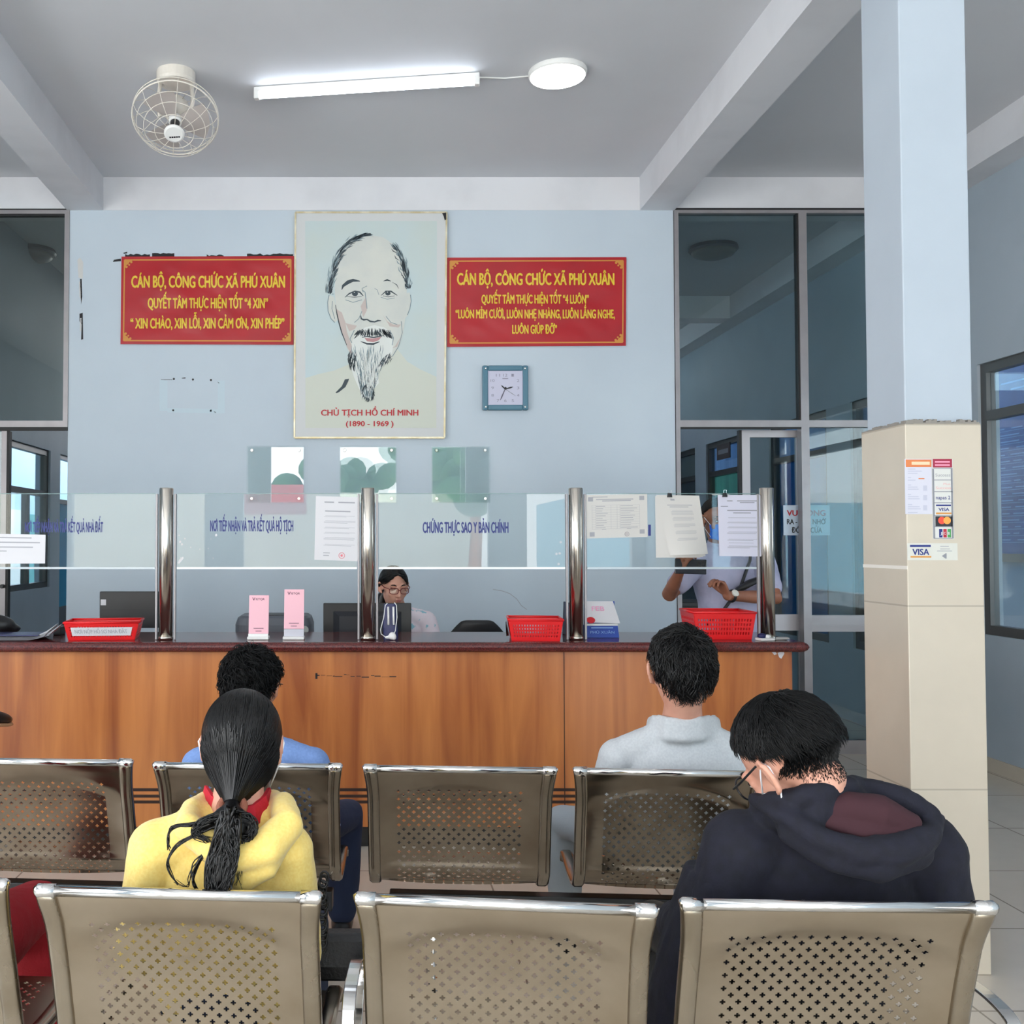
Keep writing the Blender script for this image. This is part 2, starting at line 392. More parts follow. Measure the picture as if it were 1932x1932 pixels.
def window(idx, y0, y1, z0, z1, X, trans, side=1, back=None, split=False, thick=.06, name='window'):
    """aluminium window standing in a side wall; side=+1: the room lies on its -x side"""
    xa,xb=(X+.02,X+.08) if side>0 else (X-.08,X-.02)
    t=thing('%s_%d'%(name,idx),None,None,((xa+xb)/2,(y0+y1)/2,z0)); struct(t)
    f=MB(); k=thick
    f.box(xa,xb,y0,y1,z0,z0+k).box(xa,xb,y0,y1,z1-k,z1).box(xa,xb,y0,y0+k,z0+k,z1-k).box(xa,xb,y1-k,y1,z0+k,z1-k)
    if trans: f.box(xa,xb,y0+k,y1-k,trans-k/2,trans+k/2)
    if split: f.box(xa,xb,(y0+y1)/2-k/2,(y0+y1)/2+k/2,z0+k,trans-k/2)
    f.build('window_frame',M['alu_dark'],t)
    xm=(xa+xb)/2
    zs=[z0+k,(trans-k/2) if trans else z1-k]+([trans+k/2,z1-k] if trans else [])
    for i in range(0,len(zs),2):
        MB().box(xm-.003,xm+.003,y0+k,y1-k,zs[i],zs[i+1]).build('window_pane',M['glass_win'],t)
    return t
# front right window with the blue notice board behind its glass
window(1,*winR[0],.87,2.62,XR,2.28)
nb=thing('notice_board','blue notice board with pale lettering behind the window right of the pillar','notice board',(5.42,7.4,1.35))
MB().box(5.40,5.43,5.2,8.80,1.37,2.95).build('board_panel',M['board'],nb)
MB().box(5.39,5.44,5.2,8.81,1.30,1.372).build('bottom_rail',M['alu_dark'],nb)
lt=MB()
def boardline(y_far,y_near,z,h): lt.box(5.3992,5.40,y_near,y_far,z,z+h)
rb=random.Random(3)
for z,a,b in((2.80,8.68,7.9),(2.74,8.55,8.0)): boardline(a,b,z,.014)
for z,a,b in((2.60,8.1,6.6),(2.52,8.4,6.6)):
    y=a
    while y>b: w=rb.uniform(.06,.14); boardline(y,y-w,z,.035); y-=w+.035
z=2.40
while z>1.42:
    boardline(8.74,5.3,z,.004)
    y=8.7
    while y>5.6:
        w=rb.uniform(.05,.25); boardline(y,y-w,z+.018,.009); y-=w+rb.uniform(.04,.1)
    z-=.055
lt.build('lettering',mat('pale_blue_print',(96,150,210),.5),nb)
struct(cells(MB(),'x',5.44,.14,YF,YE,0,ZC,[(9.0,13.0,2.3,3.8),(.5,4.6,.9,2.8)]).build('wall_corridor',M['grey_wall']))  # unseen openings added to light the curtains and notice board
struct(MB().box(XR+.14,5.44,YF,YE,-.02,-.001).build('floor_corridor',M['floor'])); struct(MB().box(XR+.14,5.44,YF,YE,ZC,ZC+.1).build('ceiling_corridor',M['white_paint']))
for i,(a,b) in enumerate(winR[1:]):
    t=window(2+i,a,b,.6,2.62,XR,2.26)
    top,low=((M['curtain2'],M['curtain']) if i<2 else (M['curtain2'],M['frosted']))
    if i==3: top,low=M['shade'],M['dark']
    MB().box(4.09,4.10,a,b,2.26,2.62).build('blind',top,t); MB().box(4.09,4.10,a,b,.6,2.26).build('curtain',low,t)
sgn=thing('door_plate','small dark plate hanging in the top pane above the green window','sign',(4.0,11.45,2.48))
MB().box(3.985,3.995,11.2,11.62,2.40,2.57).build('plate',mat('brown_plate',(70,56,56),.5),sgn)
sl=MB(); sl.box(3.984,3.985,11.25,11.57,2.46,2.51); sl.build('lettering',M['greyprint'],sgn)
# left room: window onto daylight and a narrow teal door
window(6,*winL[0],-2.9,1.74+.17,side=-1,split=True,thick=.05)
t=thing('door_1',None,None,(-2.95,10.15,0)); struct(t)
f=MB()
for y in(9.72,10.56): f.box(-2.98,-2.92,y,y+.04,0,2.31)
f.box(-2.98,-2.92,9.76,10.56,2.27,2.31).box(-2.98,-2.92,9.76,10.56,1.84,1.88); f.build('door_frame',M['alu'],t)
MB().box(-2.955,-2.95,9.76,10.56,1.88,2.27).build('door_pane',M['glass_win'],t)
MB().box(-2.96,-2.945,9.76,10.56,.85,1.84).build('door_panel',mat('cyan_door_film',(20,150,196),.4),t)
MB().box(-2.96,-2.945,9.76,10.56,.02,.85).build('door_panel',M['greyp'],t)
struct(MB().box(-5.6,-3.04,YB+.1,26,-.12,-.02).build('ground_alley_added',mat('grey_alley_concrete',(120,118,114),.9)))  # alley floor added to block the glow from below
struct(MB().box(-3.0,-2.9,YE+.15,26,0,2.6).build('wall_outside',M['grey_wall']))  # unseen wall added to shade the alley
struct(MB().box(-5.9,-5.6,5,26,0,6.5).build('wall_outside',mat('pale_blue_added_wall',(172,192,208),.8,var=(.6,(162,182,198),.4,.7))))  # added beyond the left window to keep its view from glaring white
struct(MB().box(-5.6,-5.57,16.1,16.7,0,2.0).build('wall_outside',mat('white_outside_wall',(220,218,208),.7)))
struct(MB().box(-5.6,-5.57,16.7,17.3,0,1.95).build('wall_outside',mat('teal_outside_wall',(70,140,138),.7)))

# ---------------------------------------------------------------- aluminium partitions beside the blue wall
def px_box(mb,x0,x1,y0,y1,Y0,Y1,mi=0):
    a=P(x0,y1,Y0); b=P(x1,y0,Y0); mb.box(a.x,b.x,Y0,Y1,a.z,b.z,mi)
zt=P(1400,392,YB).z
# right
t=thing('window_7',None,None,(P(1400,0,YB).x,YB+.03,P(0,800,YB).z)); struct(t)
f=MB(); xr=XR-.0
xa=P(1273,600,YB).x; xb=P(1281,600,YB).x; xm0,xm1=P(1508,600,YB).x,P(1523,600,YB).x
z_tr0,z_tr1=P(1400,806,YB).z,P(1400,793,YB).z
f.box(xa,xb,YB-.01,YB+.06,0,zt-.005)
f.box(xm0,xm1,YB-.01,YB+.06,0,zt-.005)
for a,b in((xb,xm0),(xm1,xr)): f.box(a,b,YB-.01,YB+.06,zt-.04,zt-.005).box(a,b,YB-.01,YB+.06,z_tr0,z_tr1)
f.build('window_frame',M['alu'],t)
g=MB(); g.box(xa,xr,YB-.012,YB+.05,zt-.005,ZBM); g.box(xm0-.012,xm0,YB+.0,YB+.05,z_tr1,zt-.04); g.box(xb,xm0,YB-.012,YB,z_tr0-.014,z_tr0)
g.build('seal',M['gasket'],t)
MB().box(xb,xm0-.012,YB+.02,YB+.026,z_tr1,zt-.04).build('window_pane',M['glass_tint'],t)
MB().box(xm1,xr,YB+.02,YB+.026,z_tr1,zt-.04).build('window_pane',M['glass_tint'],t)
# fixed leaf right of the mullion with a mid rail
t=thing('window_8',None,None,(3.2,YB+.03,0)); struct(t)
zm0,zm1=P(1580,1192,YB).z,P(1580,1161,YB).z
zb1=P(1580,1397,YB).z
f=MB(); f.box(xm1,xr,YB,YB+.05,zm0,zm1).box(xm1,xr,YB,YB+.05,.0,zb1)
f.box(xm1,xr,YB-.008,YB,zm0+.035,zm0+.045); f.box(xr-.06,xr,YB,YB+.05,0,z_tr0)
f.build('window_frame',M['alu'],t)
for a,b in((zb1,zm0),(zm1,z_tr0)): MB().box(xm1,xr-.06,YB+.02,YB+.026,a,b).build('window_pane',M['glass_tint'],t)
# sliding glass door behind the mullion
YD=YB+.1
t=thing('door_2',None,None,(P(1450,0,YD).x,YD,0)); struct(t)
x0,x1=P(1397,600,YD).x,P(1412,600,YD).x; x2=P(1500,600,YD).x
f=MB(); f.box(x0,x1,YD,YD+.04,0.01,z_tr0-.01)
f.box(x1,x2,YD,YD+.04,.01,.12).box(x1,x2,YD,YD+.04,zm0,zm1).box(x1,x2,YD,YD+.04,z_tr0-.06,z_tr0-.01).box(x2,x2+.05,YD,YD+.04,.01,z_tr0-.01)
f.build('door_frame',mat('pale_aluminium',(186,182,186),.4,.2),t)
MB().box(x0-.02,x0,YD,YD+.04,0.01,z_tr0-.01).build('seal',M['gasket'],t)
for a,b in((.12,zm0),(zm1,z_tr0-.06)): MB().box(x1,x2,YD+.017,YD+.023,a,b).build('door_pane',M['glass_tint'],t)
# black cabinet seen through the door gap
cb=thing('cabinet','black cabinet behind the counter seen past the standing man','cabinet',(2.36,7.72,0))
MB().box(2.1,2.62,7.5,7.95,0,P(1290,1136,7.5).z).build('body',M['dark'],cb,bevel=.005)
MB().box(2.12,2.6,7.488,7.5,.04,P(1290,1136,7.5).z-.03).build('door',M['dark2'],cb,bevel=.003)
# left partition
t=thing('window_9',None,None,(-2.6,YB+.03,2.2)); struct(t)
xj0,xj1=P(121,600,YB).x,P(130,600,YB).x
f=MB(); f.box(xj0,xj1,YB-.01,YB+.06,P(0,806,YB).z,zt-.01); f.box(XL,xj0,YB-.01,YB+.06,zt-.045,zt-.01)
f.box(XL,xj0,YB-.01,YB+.06,P(0,806,YB).z,P(0,794,YB).z); f.build('window_frame',M['alu'],t)
g=MB(); g.box(XL,xj1,YB-.012,YB+.05,zt-.01,ZBM).box(XL,xj1,YB-.011,YB,P(0,813,YB).z,P(0,806,YB).z).box(XL,xj0,YB,YB+.05,zt-.055,zt-.045); g.build('seal',M['gasket'],t)
MB().box(XL,xj0,YB+.02,YB+.026,P(0,794,YB).z,zt-.055).build('window_pane',glass('dusty_partition_glass',(.66,.70,.68,1)),t)
t=thing('door_3',None,None,(-2.7,YB+.03,0)); struct(t)
f=MB(); f.box(P(2,900,YB).x,P(12,900,YB).x,YB,YB+.05,0,P(0,813,YB).z); f.box(XL,P(2,900,YB).x,YB,YB+.05,.0,.1); f.box(XL,P(2,900,YB).x,YB,YB+.05,P(0,1170,YB).z,P(0,1140,YB).z); f.build('door_frame',M['alu'],t)
MB().box(P(12,900,YB).x,P(17,900,YB).x,YB,YB+.05,0,P(0,813,YB).z).build('seal',M['gasket'],t)
MB().box(XL,P(2,900,YB).x,YB+.02,YB+.026,.1,P(0,813,YB).z).build('door_pane',M['glass_tint'],t)
MB().lathe([(.014,0),(.014,.03),(.01,.035)],Matrix.Translation(P(6,1106,YB))@Matrix.Rotation(math.pi/2,4,'X'),12).build('lock',M['dark'],t)

# ---------------------------------------------------------------- pillar
yp=3.50
r0=P(1709,900,yp); r1=P(1853,900,yp)
xp0,xp1=r0.x,r1.x; zp=P(1780,799,yp).z; dp=.31
t=thing('pillar',None,None,((xp0+xp1)/2,yp+dp/2,0)); struct(t)
MB().box(xp0+.012,xp1-.016,yp+.022,yp+dp-.022,0.01,ZBM).build('plaster_shaft',M['pillar_paint'],t,bevel=.004)
MB().box(xp0,xp1,yp,yp+dp,0,zp).build('tile_cladding',M['pillar_tile'],t,bevel=.003)
rg=MB(); rr=random.Random(5)
for k in range(26):
    x=lerp(xp0+.005,xp1-.005,k/26); rg.box(x,x+(xp1-xp0)/26,yp+.002,yp+.03,zp-.002,zp+rr.uniform(.004,.016))
for k in range(20):
    y=lerp(yp,yp+dp,k/20); rg.box(xp0+.002,xp0+.03,y,y+dp/20,zp-.002,zp+rr.uniform(.003,.012))
rg.build('broken_grout',mat('grey_grout',(140,136,130),.9),t)
lg=MB(); y=1068
lg.box(xp0-.0008,xp0+.001,yp+.0,yp+dp,P(1700,1071,yp).z-.006,P(1700,1071,yp).z+.006)
lg.build('grout_line',mat('white_grout',(226,222,214),.8),t)
# stickers on the pillar
def stick(name,label,x0,y0,x1,y1,mt,cat='sticker',dy=.0012):
    a=P(x0,y1,yp); b=P(x1,y0,yp)
    t=thing(name,label,cat,((a.x+b.x)/2,yp-dy/2,a.z))
    MB().box(a.x,b.x,yp-dy,yp-.0001,a.z,b.z).build('sheet',mt,t); return t
YS=yp-.0014
def pr(mb,x0,y0,x1,y1,mi=0,Y=None):
    Y=YS if Y is None else Y
    a=P(x0,y1,Y); b=P(x1,y0,Y); mb.box(a.x,b.x,Y-.0004,Y,a.z,b.z,mi)
def ptext(mb,s,x0,x1,yb,cap,mi=0,Y=None,bold=.012):
    Y=YS-.0003 if Y is None else Y
    a=P(x0,yb,Y); b=P(x1,yb,Y); c=P(x0,yb-cap,Y)
    text(mb,s,a,(1,0,0),(0,0,1),b.x-a.x,c.z-a.z,mi,bold)
lil=mat('pale_lilac_paper',(204,204,216),.45); cr=mat('orange_print',(214,124,70),.45); mar=mat('maroon_print',(156,32,64),.45)
t=stick('sticker','payment guide sticker with orange header on the pillar',1708,866,1757,970,lil)
mb=MB(); pr(mb,1709,867,1757,881,0); pr(mb,1733,902,1744,904,0)
mb.build('header',cr,t)
mb=MB(); pr(mb,1720,871,1754,877,0,YS-.0006); mb.build('header_print',mat('pale_orange_print',(252,206,170),.5),t)
mb=MB()
for y,w in((884,14),(888,26),(892,18),(900,6),(905,14),(914,6),(918,18),(922,20),(932,6),(936,20),(940,22),(951,8),(955,22),(959,24),(966,18)): pr(mb,1713,y,1713+w,y+2)
for y in(916,934,953):
    pr(mb,1742,y,1749,y+10)
mb.build('lettering',mat('faint_blue_print',(186,188,204),.6),t)
t=stick('sticker','tall strip of card logos with maroon header on the pillar',1760,866,1797,1017,mat('white_sticker',(210,210,206),.4))
mb=MB(); pr(mb,1760,866,1796,882,0); mb.build('header',mar,t)
mb=MB(); pr(mb,1764,870,1792,873,0,YS-.0006); pr(mb,1764,876,1792,879,0,YS-.0006); mb.build('header_print',mat('rose_print',(236,150,176),.5),t)
mb=MB()
for y in(884,906,928,949,973,994,1016): pr(mb,1762,y-1,1797,y+.3)
for x in(1761,1796): pr(mb,x,884,x+1,1016)
mb.build('border_lines',M['greyprint'],t)
mb=MB(); ptext(mb,'Success',1765,1793,899,6); mb.build('lettering',M['paleprint'],t)
mb=MB(); ptext(mb,'Success',1766,1794,923,5.5); ptext(mb,'Plus',1780,1793,915,4); mb.build('lettering',mat('faint_red_print',(222,176,172),.6),t)
mb=MB(); ptext(mb,'napas 2',1766,1793,942,7); mb.build('lettering',M['navyprint'],t)
mb=MB(); pr(mb,1766,952,1794,955,0); ptext(mb,'VISA',1771,1791,964,6,0,bold=.03); mb.build('card_logo',M['navyprint'],t)
mb=MB(); pr(mb,1766,967,1795,970,0); mb.build('card_stripe',M['gold'],t)
mb=MB(); pr(mb,1765,974,1797,993,0); mb.build('card_logo',M['black_print'],t)
def disc(mb,x,y,r,mi=0,Y=YS-.0006,n=24,ry=None):
    c=P(x,y,Y); e=P(x+r,y,Y).x-c.x; e2=e*(ry or 1)
    mb.poly([(c.x+e*math.cos(2*math.pi*k/n),Y,c.z+e2*math.sin(2*math.pi*k/n)) for k in range(n)],mi)
mb=MB(); disc(mb,1777,982,7,0,YS-.0006); disc(mb,1787,982,7,1,YS-.0008)
mb.build('card_logo',[mat('logo_red',(226,74,50),.4),mat('logo_orange',(240,160,70),.4)],t)
mb=MB()
for k,x in enumerate((1772,1780,1788)):
    pr(mb,x,998,x+6,1014,k)
mb.build('card_logo',[M['navyprint'],mat('logo_crimson',(176,30,50),.4),mat('logo_green',(70,150,80),.4)],t)
mb=MB()
for s,x in(('J',1774),('C',1781),('B',1789)): ptext(mb,s,x,x+3.4,1008.5,5,0,YS-.0008)
mb.build('lettering',M['paper'],t)
t=stick('sticker','wide white sticker with one large card logo low on the pillar',1712,1025,1806,1057,mat('cream_sticker',(208,208,200),.4))
mb=MB(); pr(mb,1717,1028,1756,1032,0); ptext(mb,'VISA',1722,1753,1047,12,0,bold=.03); mb.build('card_logo',M['navyprint'],t)
mb=MB(); pr(mb,1718,1049,1757,1052,0); mb.build('card_stripe',M['gold'],t)
mb=MB()
for y,a,b in((1030,1774,1790),(1035,1774,1792),(1039,1768,1796)): pr(mb,a,y,b,y+1.4)
mb.build('lettering',M['paleprint'],t)
mb=MB(); c=[P(x,y,YS-.0005) for x,y in((1777,1049),(1784,1044),(1786,1044),(1786,1054),(1784,1054))]; mb.poly(c); mb.build('tap_symbol',M['greyprint'],t)

# ---------------------------------------------------------------- ceiling fixtures
a=PZ(480,182,ZC-.05); b=PZ(905,155,ZC-.05)
t=thing('tube_light','long glowing tube light fixed under the ceiling beside the fan','ceiling light',((a.x+b.x)/2,(a.y+b.y)/2,ZC))
d=(b-a).normalized(); ang=math.atan2(d.y,d.x); L2=(b-a).length/2
R=Matrix.Translation(((a.x+b.x)/2,(a.y+b.y)/2,0))@Matrix.Rotation(ang,4,'Z')
MB().mbox(R@Matrix.Translation((0,.0,ZC-.016)),L2,.02,.014).build('housing',M['whitep'],t,bevel=.004)
MB().mbox(R@Matrix.Translation((0,.022,ZC-.028)),L2-.01,.004,.026).build('reflector',M['whitep'],t,bevel=.002)
for s in(-1,1):
    MB().mbox(R@Matrix.Translation((s*(L2-.015),0,ZC-.042)),.016,.02,.026).build('lamp_holder',M['whitep'],t,bevel=.006)
MB().tube([R@V((-L2+.03,-.004,ZC-.052)),R@V((L2-.03,-.004,ZC-.052))],.0155,14).build('tube',M['tube'],t,smooth=True)
c=PZ(1052,149,ZC-.045)
t=thing('panel_light','round glowing ceiling lamp right of the tube light','ceiling light',(c.x,c.y,ZC))
MB().lathe([(.156,0),(.159,-.008),(.157,-.026),(.150,-.032)],Matrix.Translation((c.x,c.y,ZC)),48).build('rim',M['whitep'],t,smooth=False,bevel=.002)
MB().lathe([(.149,0),(.147,-.006),(.10,-.009),(.0,-.010)],Matrix.Translation((c.x,c.y,ZC-.030)),48).build('diffuser',M['panel'],t,smooth=True)
q=PZ(905,146,ZC-.004); q2=PZ(1003,143,ZC-.004)
tag(MB().tube([q,lerp(q,q2,.5)+V((0,.02,0)),q2],.004,6).build('cable',M['whitep']),'thin white cable along the ceiling between the two lights','cable')
for px,py,lab in((60,482,'unlit round ceiling lamp seen through the left upper pane'),(1346,476,'unlit round ceiling lamp seen through the right upper pane')):
    c=PZ(px,py,ZC-.05)
    t=thing('ceiling_lamp',lab,'ceiling light',(c.x,c.y,ZC))
    MB().lathe([(.20,0),(.21,-.03),(.195,-.045)],Matrix.Translation((c.x,c.y,ZC)),36).build('rim',M['greyp'],t)
    MB().lathe([(.192,-.04),(.17,-.075),(.10,-.10),(0,-.108)],Matrix.Translation((c.x,c.y,ZC)),36).build('lamp_shade',M['lampoff'],t,smooth=True)
# orbit fan
c0=PZ(332,150,ZC-.04); Yf=c0.y
hub=P(328,240,Yf-.12)
t=thing('ceiling_fan','white caged ceiling fan left of the tube light','fan',(c0.x,c0.y,ZC))
MB().lathe([(.105,0),(.105,-.05),(.098,-.065),(.0,-.065)],Matrix.Translation((c0.x,c0.y,ZC)),32).build('mount',M['cream_p'],t,bevel=.003)
axis=V((0.05,-.52,-.85)).normalized()
cc=P(331,224,Yf-.02)+V((0,0,-.0))                       # middle of the cage
rot=axis.to_track_quat('Z','Y').to_matrix().to_4x4()
T=Matrix.Translation(cc)@rot
ym=MB()
for s in(-1,1):
    ym.tube([V((c0.x+s*.085,c0.y,ZC-.06)),V((c0.x+s*.095,c0.y-.01,ZC-.16)),V((c0.x+s*.085,c0.y-.02,ZC-.25)),cc-axis*.06+V((s*.05,0,0))],.012,8)
ym.build('yoke',M['cream_p'],t,smooth=True)
MB().lathe([(.0,-.15),(.05,-.145),(.068,-.11),(.068,-.05),(.05,-.02),(.0,-.02)],T,28).build('motor_housing',M['cream_p'],t,smooth=True)
bl=MB()
for k in range(3):
    a0=2*math.pi*k/3; pts=[]
    for i in range(9):
        r=lerp(.035,.185,i/8); row=[]
        for j in range(7):
            s=j/6; aa=a0+(s-.5)*1.5*(1-.25*i/8); row.append(T@V((r*math.cos(aa),r*math.sin(aa),.012-.03*(s-.5))))
        pts.append(row)
    vs=[p for row in pts for p in row]
    fs=[(i*7+j,i*7+j+1,(i+1)*7+j+1,(i+1)*7+j) for i in range(8) for j in range(6)]
    bl.add(vs,fs)
    bl.add([p+axis*.003 for p in vs],[f[::-1] for f in fs])
bl.build('blades',mat('translucent_grey_blade',(176,168,164),.35),t,smooth=True)
MB().lathe([(.0,.0),(.036,.0),(.036,.03),(.028,.035),(0,.035)],T,24).build('hub',M['whitep'],t)
MB().lathe([(.026,.035),(.026,.095)],T,20).build('spinner_nut',M['dark'],t)
MB().lathe([(0,.118),(.045,.118),(.055,.124),(.055,.130),(.045,.136),(0,.136)],T,32).build('badge_cap',M['whitep'],t,smooth=False)
wm=MB(); vs,fs=text_geo('PANASIA',.02)
x0=min(v.x for v in vs); x1=max(v.x for v in vs)
ux=T.to_3x3()@V((1,0,0)); uy=T.to_3x3()@V((0,1,0))
wu=V((1,0,.06)); wu=(wu-axis*wu.dot(axis)).normalized(); wv=axis.cross(wu)
if wv.z<0: wv=-wv
cb_=T@V((0,0,.1368))-wv*.016
for k in range(5): wm.mbox(Matrix.Translation(cb_+wu*(-.024+.012*k))@(Matrix((wu,wv,axis)).transposed().to_4x4()),.0047,.0042,.0005)
wm.build('badge_print',M['black_print'],t)
cg=MB()
def ring(r,z,th): cg.tube([T@V((r*math.cos(2*math.pi*k/48),r*math.sin(2*math.pi*k/48),z)) for k in range(48)],th,6,closed=True)
ring(.232,.0,.0048); ring(.232,-.03,.003); ring(.165,.088,.0022); ring(.105,.112,.0022); ring(.205,.056,.002)
for k in range(14):
    a=2*math.pi*k/14+.1; ca,sa=math.cos(a),math.sin(a)
    cg.tube([T@V((r*ca,r*sa,z)) for r,z in((.05,.124),(.105,.112),(.165,.088),(.21,.05),(.232,.0),(.225,-.035),(.17,-.075),(.068,-.10))],.0017,6)
cg.build('cage',M['cream_p'],t,smooth=True)
# ---------------------------------------------------------------- the counter
ZT=.985; YC=4.88; YCB=5.46
xr_=P(1497,1400,YC+.05).x; xs_=P(1529,1215,YC).x
XCL=-3.6
ct=thing('service_counter','long orange wooden service counter in front of the blue wall','counter',(0,5.15,0))
y0=YC+.055
zg=[P(900,1490,y0).z,P(900,1502,y0).z,P(900,1513,y0).z]
zpl=P(900,1560,y0).z
MB().box(XCL,xr_,y0,y0+.03,zpl,ZT-.049).build('front_panel',M['wood'],ct)
MB().box(xr_-.03,xr_,y0+.03,YCB-.06,zpl,ZT-.049).build('end_panel',M['wood'],ct)
MB().box(XCL,xr_-.02,y0+.04,YCB-.1,0,zpl).build('plinth',M['dark2'],ct)
gm=MB()
for z in zg: gm.box(XCL,xr_+.001,y0-.0012,y0+.001,z-.007,z+.007)
for px in (-90,1065): x=P(px,1400,y0).x; gm.box(x-.002,x+.002,y0-.0008,y0+.001,zpl,ZT-.05)
gm.build('groove_lines',M['groove'],ct)
sm=MB(); rs=random.Random(11)
xx=595
while xx<745:
    w=rs.uniform(3,14); yy=1273+(xx-595)*.02+rs.uniform(-2,2)
    a=P(xx,yy+rs.uniform(.6,2),y0-.0006); b=P(xx+w,yy,y0-.0006); sm.box(a.x,b.x,y0-.0008,y0,a.z,b.z); xx+=w+rs.uniform(0,5)
a=P(595,1281,y0); b=P(599,1270,y0); sm.box(a.x,b.x,y0-.0008,y0,a.z,b.z)
sm.build('tape_residue',M['tape'],ct)
sm=MB()
for pts in (((1454,1228),(1460,1226),(1466,1234),(1461,1236)),((1467,1232),(1478,1228),(1480,1233),(1474,1243),(1470,1240))):
    sm.poly([P(x,y,y0-.001) for x,y in pts])
sm.build('torn_sticker_scrap',M['paper'],ct)
tp=thing('countertop','dark red polished granite worktop on the orange counter','countertop',(0,5.15,ZT-.04))
def bull(x0,x1):
    prof=[]; r=.024
    for k in range(9):
        a=math.pi/2+math.pi*k/8; prof.append((YC+r+r*math.cos(a), ZT-r+r*math.sin(a)))
    prof += [(YCB,ZT-2*r),(YCB,ZT)]
    mb=MB(); n=len(prof)
    vs=[(x,y,z) for x in(x0,x1-r) for y,z in prof]+[(x1-r+r*.7,YC+r+(y-YC-r)*.75,ZT-r+(z-ZT+r)*.7) for y,z in prof]+[(x1,YC+r+(y-YC-r)*.6,ZT-r+(z-ZT+r)*.25) for y,z in prof]
    fs=[(i*n+k,(i+1)*n+k,(i+1)*n+(k+1)%n,i*n+(k+1)%n) for i in range(3) for k in range(n)]
    fs+= [tuple(range(n)), tuple(range(4*n-1,3*n-1,-1))]
    mb.add(vs,fs); return mb
bull(XCL,xs_).build('slab',M['granite'],tp,fix=True)

# posts and glass screens
YP=5.02
posts=[P(px,1100,YP).x for px in(-72,313,694,1087,1448)]
zp0=ZT+.001; zp1=P(697,921,YP).z
plab=['steel post at the left end of the screen','steel post left of the pink card stands','steel post in front of the seated clerk','steel post between two red baskets','steel post at the right end of the counter']
pp=[]
for i,x in enumerate(posts):
    t=thing('screen_post',plab[i],'post',(x,YP,ZT),'steel screen posts on the counter')
    MB().lathe([(.034,0),(.034,zp1-ZT-.004),(.031,zp1-ZT),(0,zp1-ZT)],Matrix.Translation((x,YP,ZT+.001)),32).build('tube',M['steel'],t,smooth=False)
    o=t.children[0]
    o.data.polygons.foreach_set('use_smooth',[p.normal.z<.5 for p in o.data.polygons])
    MB().lathe([(.036,0),(.036,.012),(.0345,.016)],Matrix.Translation((x,YP,ZT+.001)),32).build('collar',M['steel'],t,smooth=True)
    for s in((-1,1) if 0<i<4 else ((1,) if i==0 else (-1,))):
        MB().box(x+s*.040,x+s*.050,YP-.010,YP+.010,ZT+.001,P(0,932,YP).z).build('glass_clamp',M['alu'],t,bevel=.002)
zg0,zg1=P(900,1072,YP).z,P(900,932,YP).z
scr=[]
slab=['glass screen panel with a blue two line notice taped at the left edge','glass screen panel above the two pink card stands','glass screen panel above the seated clerk','glass screen panel with three papers hung on it']
for i in range(4):
    a,b=posts[i]+.054,posts[i+1]-.054
    t=thing('glass_screen',slab[i],'glass screen',((a+b)/2,YP,zg0),'glass screens between the posts')
    MB().box(a,b,YP-.004,YP+.004,zg0+.006,zg1).build('pane',M['glass_screen'],t)
    e=MB(); e.box(a,b,YP-.005,YP+.005,zg0-.004,zg0+.006)
    e.build('polished_edge',M['edge'] if i in(1,2) else mat('dim_glass_edge_%d'%i,(190,200,206),.2),t)  # light in the edge put into its colour, whiter on the middle panels
    MB().box(a,b,YP-.0042,YP+.0042,zg1,zg1+.003).build('top_edge',M['edge_green'],t)
    scr.append(t)
YG=YP-.0048
def gtext(t,s,x0,x1,yb,cap,bold=.02):
    mb=MB(); a=P(x0,yb,YG); b=P(x1,yb,YG); c=P(x0,yb-cap,YG)
    text(mb,s,a,(1,0,0),(0,0,1),b.x-a.x,c.z-a.z,0,bold); mb.build('lettering',M['navyprint'],t)
gtext(scr[0],'NƠI TIẾP NHẬN VÀ TRẢ KẾT QUẢ NHÀ ĐẤT',47,194,1004,20,.05)
gtext(scr[1],'NƠI TIẾP NHẬN VÀ TRẢ KẾT QUẢ HỘ TỊCH',397,553,1002,21,.05)
gtext(scr[2],'CHỨNG THỰC SAO Y BẢN CHÍNH',798,959,1005,21,.05)
mb=MB(); mb.poly([P(x,y,YG) for x,y in((1223,1011),(1228,1011),(1228,990),(1223,990))]); mb.build('lettering',M['navyprint'],scr[3])
# white tape scraps on the glass
sm=MB(); rs=random.Random(4)
for x,y in((338,1010),(349,1016),(343,1027),(340,1022),(360,1033),(377,1036),(398,1017),(408,1010),(393,1035),(402,1053),(341,1052)):
    r=rs.uniform(1,2.4); sm.poly([P(x+r*math.cos(k)*rs.uniform(.6,1.3),y+r*math.sin(k)*rs.uniform(.7,1.6),YG) for k in(0,1.2,2.4,3.6,4.9)])
sm.poly([P(x,y,YG) for x,y in((335,1062),(338,1056),(345,1050),(347,1053),(342,1059),(338,1064))])
sm.build('tape_scraps',M['paper'],scr[1])
sm=MB()
for x,y in((1058,1023),(1056,1044),(1054,1064),(1050,1045)):
    sm.poly([P(x+2.6*math.cos(k),y+2.6*math.sin(k),YG) for k in(0,1.2,2.4,3.6,4.9)])
sm.build('tape_scraps',M['paper'],scr[2])
